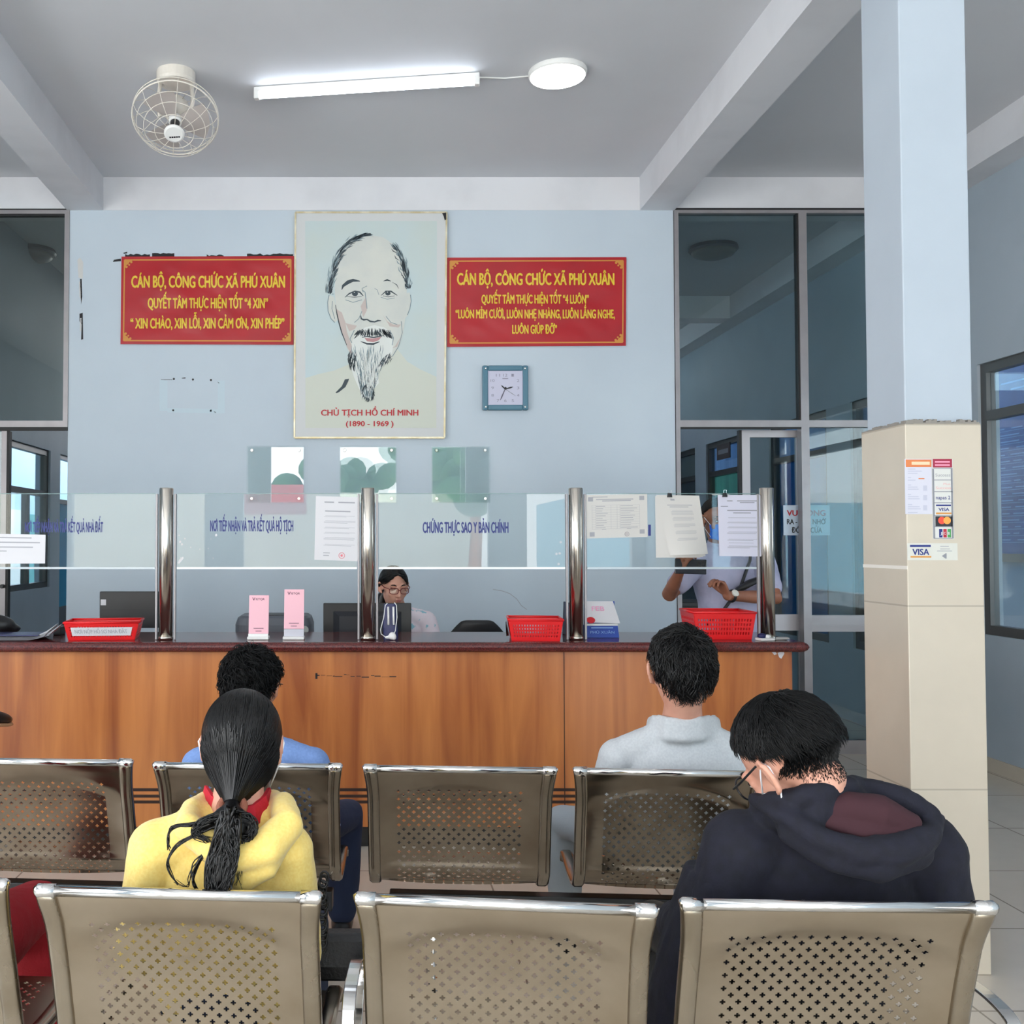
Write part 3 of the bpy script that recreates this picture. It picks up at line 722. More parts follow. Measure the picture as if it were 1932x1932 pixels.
# papers on the screens
def sheet(name,label,pts,mt,cat='paper',Y=None,lines=(),stamp=None,clip=None,sag=0,lm=None):
    Y=YG-.002 if Y is None else Y
    q=[P(x,y,Y) for x,y in pts]; c=sum(q,V())/4
    t=thing(name,label,cat,(c.x,Y,min(p.z for p in q)))
    mb=MB(); n=10
    def pt(u,v,d=0):
        a=lerp(q[0],q[1],u); b=lerp(q[3],q[2],u); p=lerp(a,b,v); p.y-= sag*(v**2)*math.sin(u*2.6+.4)+d; return p
    vs=[pt(i/n,j/n) for j in range(n+1) for i in range(n+1)]; N=len(vs)
    vs+=[pt(i/n,j/n,-.0006) for j in range(n+1) for i in range(n+1)]
    fs=[(j*(n+1)+i,(j+1)*(n+1)+i,(j+1)*(n+1)+i+1,j*(n+1)+i+1) for j in range(n) for i in range(n)]
    fs+=[tuple(k+N for k in f[::-1]) for f in fs]
    mb.add(vs,fs); mb.build('sheet',mt,t,smooth=True)
    if lines:
        lb=MB()
        for u0,u1,v,h in lines:
            m=6
            top=[pt(lerp(u0,u1,k/m),v,.0006) for k in range(m+1)]; bot=[pt(lerp(u0,u1,k/m),v+h,.0006) for k in range(m+1)]
            lb.add(top+bot,[(m+1+k,m+2+k,k+1,k) for k in range(m)])
        lb.build('print',lm or M['greyprint'],t)
    if stamp:
        u,v,r,sm_=stamp; o=pt(u,v,.001); s=MB()
        s.tube([o+V((r*math.cos(a),0,r*math.sin(a))) for a in [2*math.pi*k/20 for k in range(20)]],.0012,4,closed=True)
        s.poly([o+V((r*.62*math.cos(a)*(1 if k%2 else .5),-.0004,r*.62*math.sin(a)*(1 if k%2 else .5))) for k,a in enumerate([2*math.pi*k/10 for k in range(10)])])
        s.build('stamp',sm_,t)
    if clip:
        o=pt(clip,0,.004); s=MB()
        s.loft([(o+V((0,0,.010)),V((.010,0,0)),V((0,.004,0))),(o+V((0,0,-.010)),V((.013,0,0)),V((0,.009,0)))],12)
        s.build('binder_clip',M['dark'],t)
        s=MB(); s.tube([o+V((-.006,-.002,.010)),o+V((-.007,-.003,.024)),o+V((.007,-.003,.024)),o+V((.006,-.002,.010))],.0009,5); s.build('clip_handle',M['chrome'],t)
    return t
def para(rows,u0=.17,u1=.9,seed=1):
    r=random.Random(seed); out=[]
    for v,n in rows:
        for k in range(n):
            out.append((u0+(.02 if k else .05),u1-r.uniform(0,.22 if k==n-1 else .02),v+.016*k,.0045))
    return out
sheet('paper_notice','white paper taped at the left end of the glass screen',((-60,1006),(86,1009),(85,1063),(-60,1064)),M['paper'],
      lines=[(.40,.82,.10,.04),(.40,.93,.26,.04),(.40,.84,.42,.04),(.40,.5,.56,.03)],lm=M['paleprint'])
sheet('paper_notice','white stamped notice taped behind the glass left of the clerk',((596,936),(678,938),(676,1059),(593,1056)),M['paper'],
      lines=[(.2,.42,.08,.02),(.52,.9,.08,.02),(.22,.8,.22,.02)]+para([(.3,2),(.38,3),(.48,2),(.56,2),(.64,3),(.75,2)],.18,.92,2)+[(.2,.35,.88,.012),(.2,.33,.92,.012)],stamp=(.62,.92,.014,mat('pale_red_stamp',(226,120,130),.6)),lm=M['paleprint'])
tb=MB(); rs=random.Random(9)
L_=[]
for k in range(11): L_.append((.09,.87,.24+.055*k,.003))
for u in(.09,.15,.40,.50,.55,.87): L_.append((u,u+.003,.24,.55))
for k in range(10): L_+= [(.16,.16+rs.uniform(.1,.2),.26+.055*k,.012),(.56,.56+rs.uniform(.15,.29),.26+.055*k,.012)]
for u,v in((.02,.05),(.86,.04),(.04,.86),(.86,.82)): L_.append((u+.01,u+.09,v,.10))
L_+=[(.16,.77,.10,.022),(.26,.73,.135,.02),(.1,.35,.045,.015),(.25,.32,.79,.012),(.66,.73,.79,.012)]
sheet('paper_notice','wide certificate with a table and corner ornaments on the glass',((1106,934),(1221,932),(1222,1013),(1107,1016)),M['paper2'],lines=L_,lm=M['paleprint'],stamp=(.66,.92,.010,mat('grey_stamp',(176,168,174),.6)))
stk=sheet('paper_notice','thick curling stack of papers clipped to the glass screen',((1239,934),(1319,935),(1335,1045),(1262,1048)),M['paper2'],sag=.04,clip=.30,
      lines=[(.3,.4,.06,.03),(.2,.8,.16,.012),(.25,.7,.19,.012)]+para([(.26,5),(.37,4),(.48,4),(.6,4),(.72,3)],.24,.8,6),lm=M['paleprint'])
for k,pts in enumerate((((1238,935),(1318,936),(1326,1051),(1249,1051)),((1236,936),(1316,936),(1320,1052),(1237,1052)),((1240,934),(1318,936),(1330,1049),(1256,1050)))):
    q=[P(x,y,YG-.001-.0004*k) for x,y in pts]; mb=MB(); n=8
    vs=[]
    for j in range(n+1):
        for i in range(n+1):
            p=lerp(lerp(q[0],q[1],i/n),lerp(q[3],q[2],i/n),j/n); p.y-=(.008+.008*k)*(j/n)**2*math.sin(i/n*2.4+.4); vs.append(p)
    N=len(vs); vs+=[p+V((0,.0005,0)) for p in vs]
    fs=[(j*(n+1)+i,(j+1)*(n+1)+i,(j+1)*(n+1)+i+1,j*(n+1)+i+1) for j in range(n) for i in range(n)]; fs+=[tuple(a+N for a in f[::-1]) for f in fs]
    mb.add(vs,fs); mb.build('back_sheet',M['paper2'],stk,smooth=True)
sheet('paper_notice','crisp white printed page clipped next to the right end post',((1354,934),(1441,934),(1439,1050),(1357,1049)),mat('bright_white_paper',(212,212,228),.6),clip=.15,sag=.004,
      lines=[(.2,.32,.09,.012),(.42,.86,.09,.012),(.48,.8,.12,.01),(.06,.22,.18,.01),(.2,.86,.245,.014),(.33,.72,.285,.014)]+para([(.37,1),(.44,2),(.52,2),(.6,3),(.72,2),(.78,1),(.83,3)],.17,.88,8),lm=M['greyprint'])

# ---------------------------------------------------------------- things on the counter
def basket(label,x0,x1,ytop,ybot,D0,depth,slant=0,h=None,paper=None,cut=0):
    a=P(x0,ybot,D0); b=P(x1,ybot,D0); w=b.x-a.x; c=V(((a.x+b.x)/2,D0+depth/2,ZT+.001))
    h=h or .095
    t=thing('plastic_basket',label,'basket',c,'red plastic baskets on the counter')
    Mx=Matrix.Translation(c)@Matrix.Rotation(slant,4,'Z')
    bw,bd=w*.44,depth*.44; tw,td=w*.5,depth*.5; th=.003
    mb=MB()
    def wall(p0,p1,q0,q1,nx,nz):
        # lattice of square holes between bottom edge p0-p1 and top edge q0-q1
        def pt(u,v): return lerp(lerp(p0,p1,u),lerp(q0,q1,u),v)
        U=[0]; 
        for i in range(nx): U+= [ .04+.92*(i+.25)/nx, .04+.92*(i+.75)/nx ]
        U.append(1)
        Z=[0]
        for j in range(nz): Z+=[.16+.66*(j+.2)/nz,.16+.66*(j+.8)/nz]
        Z.append(1)
        nn=(p1-p0).cross(q0-p0).normalized()*th
        for i in range(len(U)-1):
            for j in range(len(Z)-1):
                if i%2==1 and j%2==1: continue
                q=[pt(U[i],Z[j]),pt(U[i+1],Z[j]),pt(U[i+1],Z[j+1]),pt(U[i],Z[j+1])]
                mb.add([Mx@p for p in q]+[Mx@(p+nn) for p in q],[(0,1,2,3),(7,6,5,4),(0,4,5,1),(1,5,6,2),(2,6,7,3),(3,7,4,0)])
    B=[V((-bw,-bd,0)),V((bw,-bd,0)),V((bw,bd,0)),V((-bw,bd,0))]; T_=[V((-tw,-td,h)),V((tw,-td,h)),V((tw,td,h)),V((-tw,td,h))]
    for k in range(4):
        l=(k+1)%4; wall(B[k],B[l],T_[k],T_[l],int((B[l]-B[k]).length/.013),4)
    mb.build('lattice_wall',M['redplastic'],t)
    MB().mbox(Mx@Matrix.Translation((0,0,.003)),bw,bd,.003).build('base',M['redplastic'],t)
    rm=MB()
    for k in range(4):
        l=(k+1)%4; rm.tube([Mx@(T_[k]*1.01),Mx@(T_[l]*1.01)],.006,8)
    rm.build('rim',M['redplastic'],t,smooth=True)
    return t,Mx,bw,bd,tw,td,h
t,Mx,bw,bd,tw,td,h=basket('red basket with a white front label beside the left papers',117,254,1162,1199,4.97,.24,.12,.085)
def onfront(u0,u1,v0,v1,d=.0045):
    def pt(u,v): p=lerp(lerp(V((-bw,-bd,0)),V((bw,-bd,0)),u),lerp(V((-tw,-td,h)),V((tw,-td,h)),u),v); p.y-=d; return Mx@p
    return [pt(u0,v0),pt(u1,v0),pt(u1,v1),pt(u0,v1)]
q=onfront(.07,.93,.26,.74); MB().add(q+[p+V((0,.002,0)) for p in q],[(0,1,2,3),(7,6,5,4)]) 
mb=MB(); mb.add(q+[p+V((0,.002,0)) for p in q],[(0,1,2,3),(7,6,5,4),(0,4,5,1),(2,6,7,3)]); mb.build('paper_label',M['paper'],t)
q=onfront(.12,.88,.40,.62,.0055); mb=MB(); text(mb,'NƠI NỘP HỒ SƠ NHÀ ĐẤT',q[0],q[1]-q[0],q[3]-q[0],(q[1]-q[0]).length,(q[3]-q[0]).length,0,.01); mb.build('lettering',M['paleprint'],t)
t,Mx,bw,bd,tw,td,h=basket('red basket with crumpled papers on its left side beside the middle post',966,1066,1163,1207,4.93,.24,-.10,.10)
mb=MB()
for k in range(3):
    q=[Mx@V((-tw-.004-.004*k,-.10,.02)),Mx@V((-bw-.008-.004*k,.08,.012)),Mx@V((-tw-.006-.003*k,.09,.085)),Mx@V((-tw-.01-.003*k,-.10,.075))]
    mb.add(q+[p+V((-.001,0,0)) for p in q],[(0,1,2,3),(7,6,5,4)])
mb.build('taped_paper',M['paper2'],t)
t,Mx,bw,bd,tw,td,h=basket('red basket in front of the standing man near the right end post',1314,1428,1155,1203,5.0,.27,-.06,.13)
# loose papers left of the first basket
lp=thing('paper_stack','white papers and a navy folder lying at the left end of the counter','papers',(P(40,1190,5.05).x,5.1,ZT))
mb=MB(); xl=P(-60,1190,5.0).x; x2=P(88,1190,5.0).x; n=14
for k in range(5):
    z0=ZT+.002+.003*k; vs=[]
    for i in range(n+1):
        u=i/n; x=lerp(xl,x2+.02*(k%2),u); cu=max(0,(u-.75)/.25)
        for y in(4.96+.01*k,5.20):
            f=1 if y>5.1 else .35
            vs.append(V((x,y,z0+.055*cu**2*f)))
    N=len(vs); vs+=[p+V((0,0,.0012)) for p in vs]
    fs=[(2*i,2*i+1,2*i+3,2*i+2) for i in range(n)]; fs=[f[::-1] for f in fs]+[tuple(a+N for a in f) for f in fs]
    mb.add(vs,[f for f in fs])
mb.build('sheet',M['paper'],lp)
MB().box(xl,P(80,1190,5.0).x-.02,5.0,5.18,ZT+.019,ZT+.024).build('folder',M['navy'],lp)
bk=thing('bag','black bag slumped behind the papers at the left end','bag',(P(0,1180,5.2).x,5.3,ZT))
mb=MB(); c=P(-14,1176,5.3); mb.blob((c.x,5.3,ZT+.05),(.12,.06,.055)); mb.blob((c.x+.06,5.32,ZT+.03),(.08,.05,.03)); mb.blob((c.x-.05,5.3,ZT+.08),(.07,.05,.05))
fuse('body',mb,M['dark'],bk,.008,3)
tag(MB().mbox(Matrix.Translation(P(112,1178,5.3)),.02,.04,.022).build('adapter',M['dark'],bevel=.004),'small black box between the papers and the left red basket','box')
bpy.data.objects['adapter'].location.z+= ZT+.022-P(112,1178,5.3).z
# monitors and printer on the clerks' desk behind the counter
ZD=.76
dk=thing('desk','long grey work desk behind the counter','desk',(-.6,5.85,0))
MB().box(-2.2,1.2,5.56,6.2,ZD-.03,ZD).build('desk_top',M['greyp'],dk,bevel=.003)
for x in(-2.15,-.5,1.15):
    MB().box(x-.02,x+.02,5.58,6.18,0,ZD-.03).build('leg',M['greyp'],dk)
def monitor(label,x0,x1,y0,D,inner,tilt=0):
    a=P(x0,y0,D); b=P(x1,y0,D); zt_=a.z; zb=zt_-(b.x-a.x)*.62; c=V(((a.x+b.x)/2,D,ZD))
    t=thing('monitor',label,'monitor',c)
    hw=(b.x-a.x)/2
    mb=MB(); mb.box(c.x-hw,c.x+hw,D,D+.03,zb,zt_); mb.build('housing',M['dark'],t,bevel=.004)
    if inner:
        mb=MB(); z0,z1=zb+.03,zt_-.045; q=[(c.x-hw+.055,D,z0),(c.x+hw-.055,D,z0),(c.x+hw-.055,D,z1),(c.x-hw+.055,D,z1)]
        q2=[(x*.82+c.x*.18,D-.03,(z-(z0+z1)/2)*.78+(z0+z1)/2) for x,y,z in q]
        mb.add(q+q2,[(0,1,5,4),(1,2,6,5),(2,3,7,6),(3,0,4,7),(4,5,6,7)]); mb.build('rear_cover',mat('matt_black_plastic',(34,36,42),.5),t)
    MB().box(c.x-.02,c.x+.02,D+.005,D+.03,ZD+.01,zb+.05).build('neck',M['dark'],t)
    MB().lathe([(.11,.0),(.11,.008),(.05,.016),(0,.016)],Matrix.Translation((c.x,D+.02,ZD)),28).build('foot',M['dark'],t)
    return t,a,b
t,a,b=monitor('black monitor behind the left red basket',188,299,1116,5.70,False)
mb=MB(); q0=P(190,1142,5.699); q1=P(200,1131,5.699); mb.box(q0.x,q1.x,5.6985,5.6998,q0.z,q1.z); mb.build('white_sticker',M['paper'],t)
mb=MB()
for y in(1150,1163): 
    a_=P(192,y,5.699); b_=P(297,y+1,5.699); mb.box(a_.x,b_.x,5.699,5.7,b_.z,a_.z)
mb.build('vent_line',M['dark2'],t)
monitor('black monitor seen from behind in front of the clerk',610,776,1138,5.66,True)
prn=thing('printer','dark grey printer behind the pink card stands','printer',(P(514,1180,5.7).x,5.75,ZD))
x0,x1=P(440,1180,5.6).x,P(588,1180,5.6).x; z1=P(500,1163,5.6).z
mb=MB(); mb.loft([(V(((x0+x1)/2,5.78,z)),V(((x1-x0)/2*k,0,0)),V((0,.16*k,0))) for z,k in((ZD+.001,.97),(ZD+.06,1),(z1-.05,1),(z1-.012,.94),(z1,.86))],36,e=.32)
mb.build('body',M['greyp'],prn,smooth=False,bevel=.003)
mb=MB(); mb.box(lerp(x0,x1,.30),lerp(x0,x1,.82),5.66,5.80,z1,z1+.004); mb.build('paper_slot',M['dark'],prn)
a_=P(585,1165,5.61); mb=MB(); mb.lathe([(.0,0),(.022,.0),(.022,.006),(0,.006)],Matrix.Translation((x1-.04,5.625,z1-.075))@Matrix.Rotation(math.pi/2,4,'X'),20); mb.build('dial',mat('pale_grey_dial',(176,180,176),.4),prn)
# pink card stands
for (x0,x1,y0,yb,lab,rise) in((468,506,1123,1207,'shorter pink card stand, left one of the pair',0),(535,573,1112,1208,'taller pink card stand, right one of the pair',.02)):
    D=5.02; a=P(x0,yb,D); b=P(x1,y0,D); xa,xb=a.x,b.x; cx_=(xa+xb)/2
    t=thing('card_stand',lab,'card stand',(cx_,D+.02,ZT),'pink payment card stands')
    zc0=ZT+(.05 if rise else .026)
    zt_=P(x0,y0,D+.03).z
    hz=(zt_-zc0)/2
    S=Matrix.Translation((cx_,D+.035,zc0+hz))@Matrix.Rotation(-.14,4,'X')
    MB().mbox(S,(xb-xa)/2,.0025,hz).build('card',M['pink'],t,bevel=.001)
    MB().mbox(Matrix.Translation((cx_,D+.02,ZT+.008)),(xb-xa)/2+.003,.035,.007).build('base',M['whitep'],t,bevel=.002)
    if rise: MB().mbox(Matrix.Translation((cx_,D+.03,ZT+.032)),(xb-xa)/2,.008,.018).build('riser',mat('pale_grey_acrylic',(196,196,206),.3),t,bevel=.001)
    else: MB().mbox(Matrix.Translation((cx_,D+.008,ZT+.020)),(xb-xa)/2,.004,.008).build('lip',M['whitep'],t,bevel=.001)
    mb=MB(); w=(xb-xa)
    O=S@V((-w*.34,-.0032,hz*.72)); text(mb,'V',O,S.to_3x3()@V((1,0,0)),S.to_3x3()@V((0,0,1)),w*.15,.016,0,.02)
    O=S@V((-w*.16,-.0032,hz*.74)); text(mb,'IETQR',O,S.to_3x3()@V((1,0,0)),S.to_3x3()@V((0,0,1)),w*.44,.010,0,.01)
    for vz,ww in((-.72,.5),(-.86,.3)):
        mb.mbox(S@Matrix.Translation((0,-.003,hz*vz)),w*ww/2,.0004,.0014)
    mb.build('lettering',mat('maroon_card_print',(90,40,66),.5),t)
# pen holder with white pens, cord and knot
D=5.0; c=P(738,1207,D)
t=thing('pen_holder','navy pen holder with two white pens and a looped white cord','pen holder',(c.x,D,ZT))
mb=MB(); z1=P(738,1140,D).z
mb.loft([(V((c.x,D+.03,ZT+.001)),V((.036,0,0)),V((0,.022,0))),(V((c.x-.004,D+.03,ZT+.06)),V((.036,0,0)),V((0,.02,0))),(V((c.x-.006,D+.034,z1)),V((.028,0,0)),V((0,.012,0)))],24,e=.5); mb.build('stand',M['navy'],t,smooth=False)
for px in(733,743):
    q0=P(px,1179,D); q1=P(px-.5,1145,D)
    MB().tube([q0+V((0,.004,0)),q1+V((0,.014,0))],.0052,10).build('pen',M['whitep'],t,smooth=True)
cm=MB(); cm.tube([P(x,y,D-.005) for x,y in((731,1138),(727,1142),(724,1165),(718,1188),(719,1196),(726,1201),(733,1203))],.0022,7); cm.tube([P(x,y,D-.005) for x,y in((744,1137),(748,1142),(749,1165),(746,1190),(742,1198))],.0024,7)
cm.build('cord',M['whitep'],t,smooth=True)
mb=MB(); k=P(740,1201,D-.01); k.z=ZT+.022
mb.blob((k.x,D-.012,ZT+.020),(.019,.017,.018)); mb.blob((k.x+.008,D-.02,ZT+.017),(.012,.012,.016)); mb.limb([(k.x-.01,D-.012,ZT+.016),(k.x-.03,D-.01,ZT+.014)],[.009,.006]); mb.blob((k.x,D-.014,ZT+.034),(.013,.013,.006))
fuse('knot',mb,M['whitep'],t,.003,2)
# office chair behind the counter
c=P(906,1190,6.2)
t=thing('office_chair','black office chair pushed under the desk right of the clerk','chair',(c.x,6.5,0))
zt_=P(906,1172,6.25).z
mb=MB()
mb.loft([(V((c.x,6.36+.05*(1-abs(k)),lerp(.62,zt_,k))),V((.20*(1-(max(0,k-.55)/.62)**2),0,0)),V((0,.03*(1-(max(0,k-.7)/.6)**2),0))) for k in[0,.1,.25,.4,.55,.7,.8,.88,.94,.98,1.0]],32)
fuse('backrest',mb,M['dark'],t,.012,5)
mb=MB(); mb.loft([(V((c.x,6.66,z)),V((.24*k,0,0)),V((0,.23*k,0))) for z,k in((.43,.9),(.45,1),(.48,1),(.50,.92))],32,e=.6); mb.build('seat',M['dark'],t,smooth=False,bevel=.006)
MB().lathe([(.03,.08),(.03,.43)],Matrix.Translation((c.x,6.66,0)),16).build('column',M['dark2'],t,smooth=True)
mb=MB()
for k in range(5):
    a=2*math.pi*k/5+.3; mb.tube([(c.x,6.66,.09),(c.x+.28*math.cos(a),6.66+.28*math.sin(a),.05)],[.025,.015],8)
mb.build('star_base',M['dark2'],t)
mb=MB()
for k in range(5):
    a=2*math.pi*k/5+.3; mb.blob((c.x+.28*math.cos(a),6.66+.28*math.sin(a),.026),(.025,.025,.026))
mb.build('caster',M['dark2'],t)
MB().tube([(c.x,6.66,.44),(c.x,6.42,.46),(c.x,6.40,.70)],.018,8).build('back_bracket',M['dark2'],t)
# desk calendar
D=5.14; a=P(1104,1200,D); b=P(1164,1135,D)
t=thing('desk_calendar','desk calendar with white page and blue base beside the middle post','calendar',((a.x+b.x)/2,D,ZT))
w=b.x-a.x; z0=ZT+.001; zm=P(1130,1180,D).z; zt_=b.z
mb=MB(); mb.add([(a.x,D-.03,z0),(b.x+.003,D-.03,z0),(b.x,D+.06,z0),(a.x,D+.06,z0),(a.x,D-.012,zm),(b.x,D-.012,zm),(b.x,D+.045,zm),(a.x,D+.045,zm)],[(0,3,2,1),(4,5,6,7),(0,1,5,4),(1,2,6,5),(2,3,7,6),(3,0,4,7)]); mb.build('base',M['bluep'],t)
mb=MB(); mb.add([(a.x,D-.016,zm),(b.x,D-.016,zm),(b.x,D-.013,zm+.010),(a.x,D-.013,zm+.010),(a.x,D-.004,zm),(b.x,D-.004,zm),(b.x,D-.004,zm+.01),(a.x,D-.004,zm+.01)],[(0,1,2,3),(0,4,5,1),(2,6,7,3),(4,7,6,5),(1,5,6,2),(0,3,7,4)]); mb.build('white_band',M['whitep'],t)
mb=MB(); n=6
for k in range(4):
    o=V((.002*k,.0015*k,0)); q=[V((a.x,D-.02,zm+.016)),V((b.x+.004,D-.026,zm+.012)),V((b.x-.018,D+.03,zt_)),V((a.x,D+.03,zt_))]
    mb.add([p+o for p in q]+[p+o+V((0,.001,0)) for p in q],[(0,1,2,3),(7,6,5,4)])
mb.build('page',M['paper'],t)
MB().mbox(Matrix.Translation(((a.x+b.x)/2,D+.038,(zm+zt_)/2)),w/2-.004,.004,(zt_-zm)/2).build('back_board',M['bluep'],t)
up=(V((b.x-.018,D+.03,zt_))-V((b.x+.004,D-.026,zm+.012))); up.x=0; up.normalize()
mb=MB(); text(mb,'FEB',V((a.x+.035,D+.004,lerp(zm,zt_,.58))),(1,0,0),up,.062,.026,0,.0,lift=.008); mb.build('month_lettering',mat('pink_print',(236,150,190),.5),t)
mb=MB(); o=V((a.x+.025,D-.014,zm+.026))
nn=V((1,0,0)).cross(up)
mb.poly([o+nn*.004+V((1,0,0))*.022*math.cos(2*math.pi*k/24)+up*.017*math.sin(2*math.pi*k/24) for k in range(24)]); mb.build('red_dot',mat('red_dot_print',(206,30,40),.5),t)
mb=MB(); text(mb,'PHÚ XUÂN',V((a.x+.02,D-.0285,ZT+.022)),(1,0,0),V((0,.018,zm-z0)).normalized(),w*.75,.014,0,.01); mb.mbox(Matrix.Translation((lerp(a.x,b.x,.5),D-.0235,ZT+.05)),w*.34,.0008,.003); mb.build('lettering',mat('pale_blue_card_print',(120,156,214),.5),t)
# slim dark file leaning behind the basket
D=5.3; mb=MB(); q=P(1068,1136,D); q0=P(1063,1165,D)
t=tag(MB().mbox(Matrix.Translation((q.x,D,(ZT+q.z)/2+.0))@Matrix.Rotation(.04,4,'Y'),.006,.06,(q.z-ZT)/2).build('file_folder',mat('dark_blue_card',(30,40,66),.5),bevel=.002),'slim dark blue folder standing behind the middle post','folder')
# stamp and notes at the right end
c=P(1441,1202,4.99)
t=thing('rubber_stamp','navy and white stamp block lying beside the right end post','stamp',(c.x,4.99,ZT))
MB().mbox(Matrix.Translation((c.x+.0,4.975,ZT+.007))@Matrix.Rotation(.2,4,'Z'),.036,.028,.006).build('pad',M['whitep'],t,bevel=.002)
mb=MB(); mb.blob((c.x-.012,4.98,ZT+.022),(.022,.02,.014)); mb.build('cap',M['navy'],t,smooth=True)
mb=MB(); mb.blob((c.x+.012,4.972,ZT+.020),(.016,.015,.010)); mb.build('grip',M['whitep'],t,smooth=True)
c=P(1466,1201,5.02); mb=MB(); 
for k in range(3):
    mb.mbox(Matrix.Translation((c.x+.01*k,5.03,ZT+.003+.003*k))@Matrix.Rotation(.3-.25*k,4,'Z'),.038,.03,.0012)
tag(mb.build('note_paper',M['paper2']),'scrap of folded paper at the right end of the granite worktop','paper')

# ---------------------------------------------------------------- on the blue wall
YW=YB
def wallbox(x0,y0,x1,y1,d0,d1):
    a=P(x0,y1,YW); b=P(x1,y0,YW); return a.x,b.x,YW-d1,YW-d0,a.z,b.z
# portrait
t=thing('framed_portrait','large framed portrait of an elderly bearded man between the red banners','picture',(P(698,820,YW).x,YW-.015,P(698,822,YW).z))
Yq=YW-.03
def wp(x,y,d=0): return P(x,y,Yq-d)
def zp_(zx,zy,d=0): return P(540+zx/4.2,380+zy/4.2,Yq-d)
quad=[(559,402),(841,402),(837,824),(557,824)]
mb=MB(); q=[P(x,y,Yq) for x,y in quad]; mb.add(q+[V((p.x,YW-.001,p.z)) for p in q],[(0,1,2,3),(7,6,5,4),(0,4,5,1),(1,5,6,2),(2,6,7,3),(3,7,4,0)]); mb.build('mount',M['mount'],t,fix=True)
mb=MB(); cs=[P(x,y,Yq-.004) for x,y in quad]
for k in range(4):
    A_,B_=cs[k],cs[(k+1)%4]; d=(B_-A_).normalized(); nrm=V((0,-1,0)).cross(d)*.012
    mb.add([A_-d*.006,B_+d*.006,B_+d*.006+nrm,A_-d*.006+nrm]+[p+V((0,.03,0)) for p in(A_-d*.006,B_+d*.006,B_+d*.006+nrm,A_-d*.006+nrm)],[(0,1,2,3),(7,6,5,4),(0,4,5,1),(1,5,6,2),(2,6,7,3),(3,7,4,0)])
mb.build('frame',M['frame_gold'],t,fix=True)
mb=MB(); mb.poly([P(x,y,Yq-.006) for x,y in((834,402),(842,401),(842,414),(839,416),(837,408))]); mb.build('black_corner',M['tape'],t)
def flat(nm,mt,polys,d,strokes=()):
    mb=MB()
    for pl in polys: mb.poly([zp_(x,y,d) for x,y in pl])
    for pts,w in strokes:
        mb.stroke([zp_(x,y,d) for x,y in pts],[k/4.2/F*YW for k in w] if isinstance(w,(list,tuple)) else w/4.2/F*YW)
    return mb.build(nm,mt,t)
flat('backdrop_print',M['poster'],[((150,155),(1195,155),(1190,1795),(152,1795))],.0006)
flat('shirt_print',M['shirtprint'],[((152,1795),(152,1400),(250,1370),(380,1340),(500,1290),(560,1250),(800,1230),(880,1170),(960,1270),(1060,1330),(1190,1390),(1190,1795))],.0012)
for pl_ in [((380,760),(345,740),(330,790),(335,870),(360,940),(385,960),(410,940)),((940,740),(975,720),(990,760),(985,830),(965,900),(940,930))]: flat('ear_print',M['skinprint'],[pl_],.0016)
flat('face_print',M['skinprint'],[((385,700),(388,600),(400,500),(440,390),(500,320),(580,280),(680,268),(770,285),(840,335),(890,400),(925,480),(945,580),(955,680),(958,800),(945,920),(925,1050),(895,1150),(850,1220),(780,1300),(700,1345),(600,1340),(520,1260),(480,1150),(440,1040),(412,950),(392,850))],.002)
for pl_ in [((392,850),(412,950),(440,1040),(480,1150),(530,1240),(545,1200),(510,1120),(480,1030),(470,960),(440,880)),((560,985),(470,965),(500,1030),(545,1010)),((790,1180),(880,1150),(905,1080),(860,1150)),((590,830),(630,760),(640,860),(610,920)),((760,890),(800,950),(850,975),(910,975),(890,1000),(820,990))]: flat('blush_print',M['blush'],[pl_],.0024)
flat('beard_print',M['inkw'],[((545,1050),(620,1000),(700,980),(780,1000),(830,1040),(850,1120),(840,1200),(770,1290),(725,1350),(735,1440),(700,1480),(660,1560),(600,1555),(585,1500),(540,1400),(510,1310),(520,1210),(520,1120))],.0028)
rs=random.Random(21); S1=[]; S2=[]
def arcpt(A,u):
    n=len(A)-1; i=min(int(u*n),n-1); f=u*n-i; return (lerp(A[i][0],A[i+1][0],f),lerp(A[i][1],A[i+1][1],f))
def flush(nm):
    if S2: flat(nm,M['ink2'],[],.0032,S2)
    if S1: flat(nm,M['ink'],[],.0036,S1)
    S1.clear(); S2.clear()
hl=[(345,730),(355,640),(385,540),(410,450),(450,380),(510,320),(570,280),(640,258),(690,262)]
for k in range(230):
    u=rs.random(); x,y=arcpt(hl,u); x2,y2=arcpt(hl,max(0,u-.06-.05*rs.random()))
    o=rs.gauss(2,17); S=(S1 if rs.random()<.34 else S2)
    S.append((((x+o,y+o*.5),((x+x2)/2+o*.8-5,(y+y2)/2+o*.3),(x2+o*.7-8,y2+o*.2)),(2,7,1.5)))
flush('hair_print')
hr=[(700,262),(780,285),(850,335),(900,400),(930,480),(945,560),(962,640),(970,690)]
for k in range(120):
    u=.25+.75*rs.random(); x,y=arcpt(hr,u); x2,y2=arcpt(hr,min(1,u+.08+.06*rs.random()))
    o=rs.gauss(-6,15); S=(S1 if rs.random()<.38 else S2)
    S.append((((x+o,y-o*.3),((x+x2)/2+o,(y+y2)/2-o*.2),(x2+o*.6,y2)),(2,8,1.5)))
flush('hair_print')
for k in range(110):     # moustache
    u=rs.uniform(-1,1); x=690+u*125; y=1040+abs(u)**2*20+rs.uniform(-25,10)
    S1.append((((x,y-15),(x+u*18,y+8),(x+u*34,y+22)),(2,7,1.5)))
flush('moustache_print')
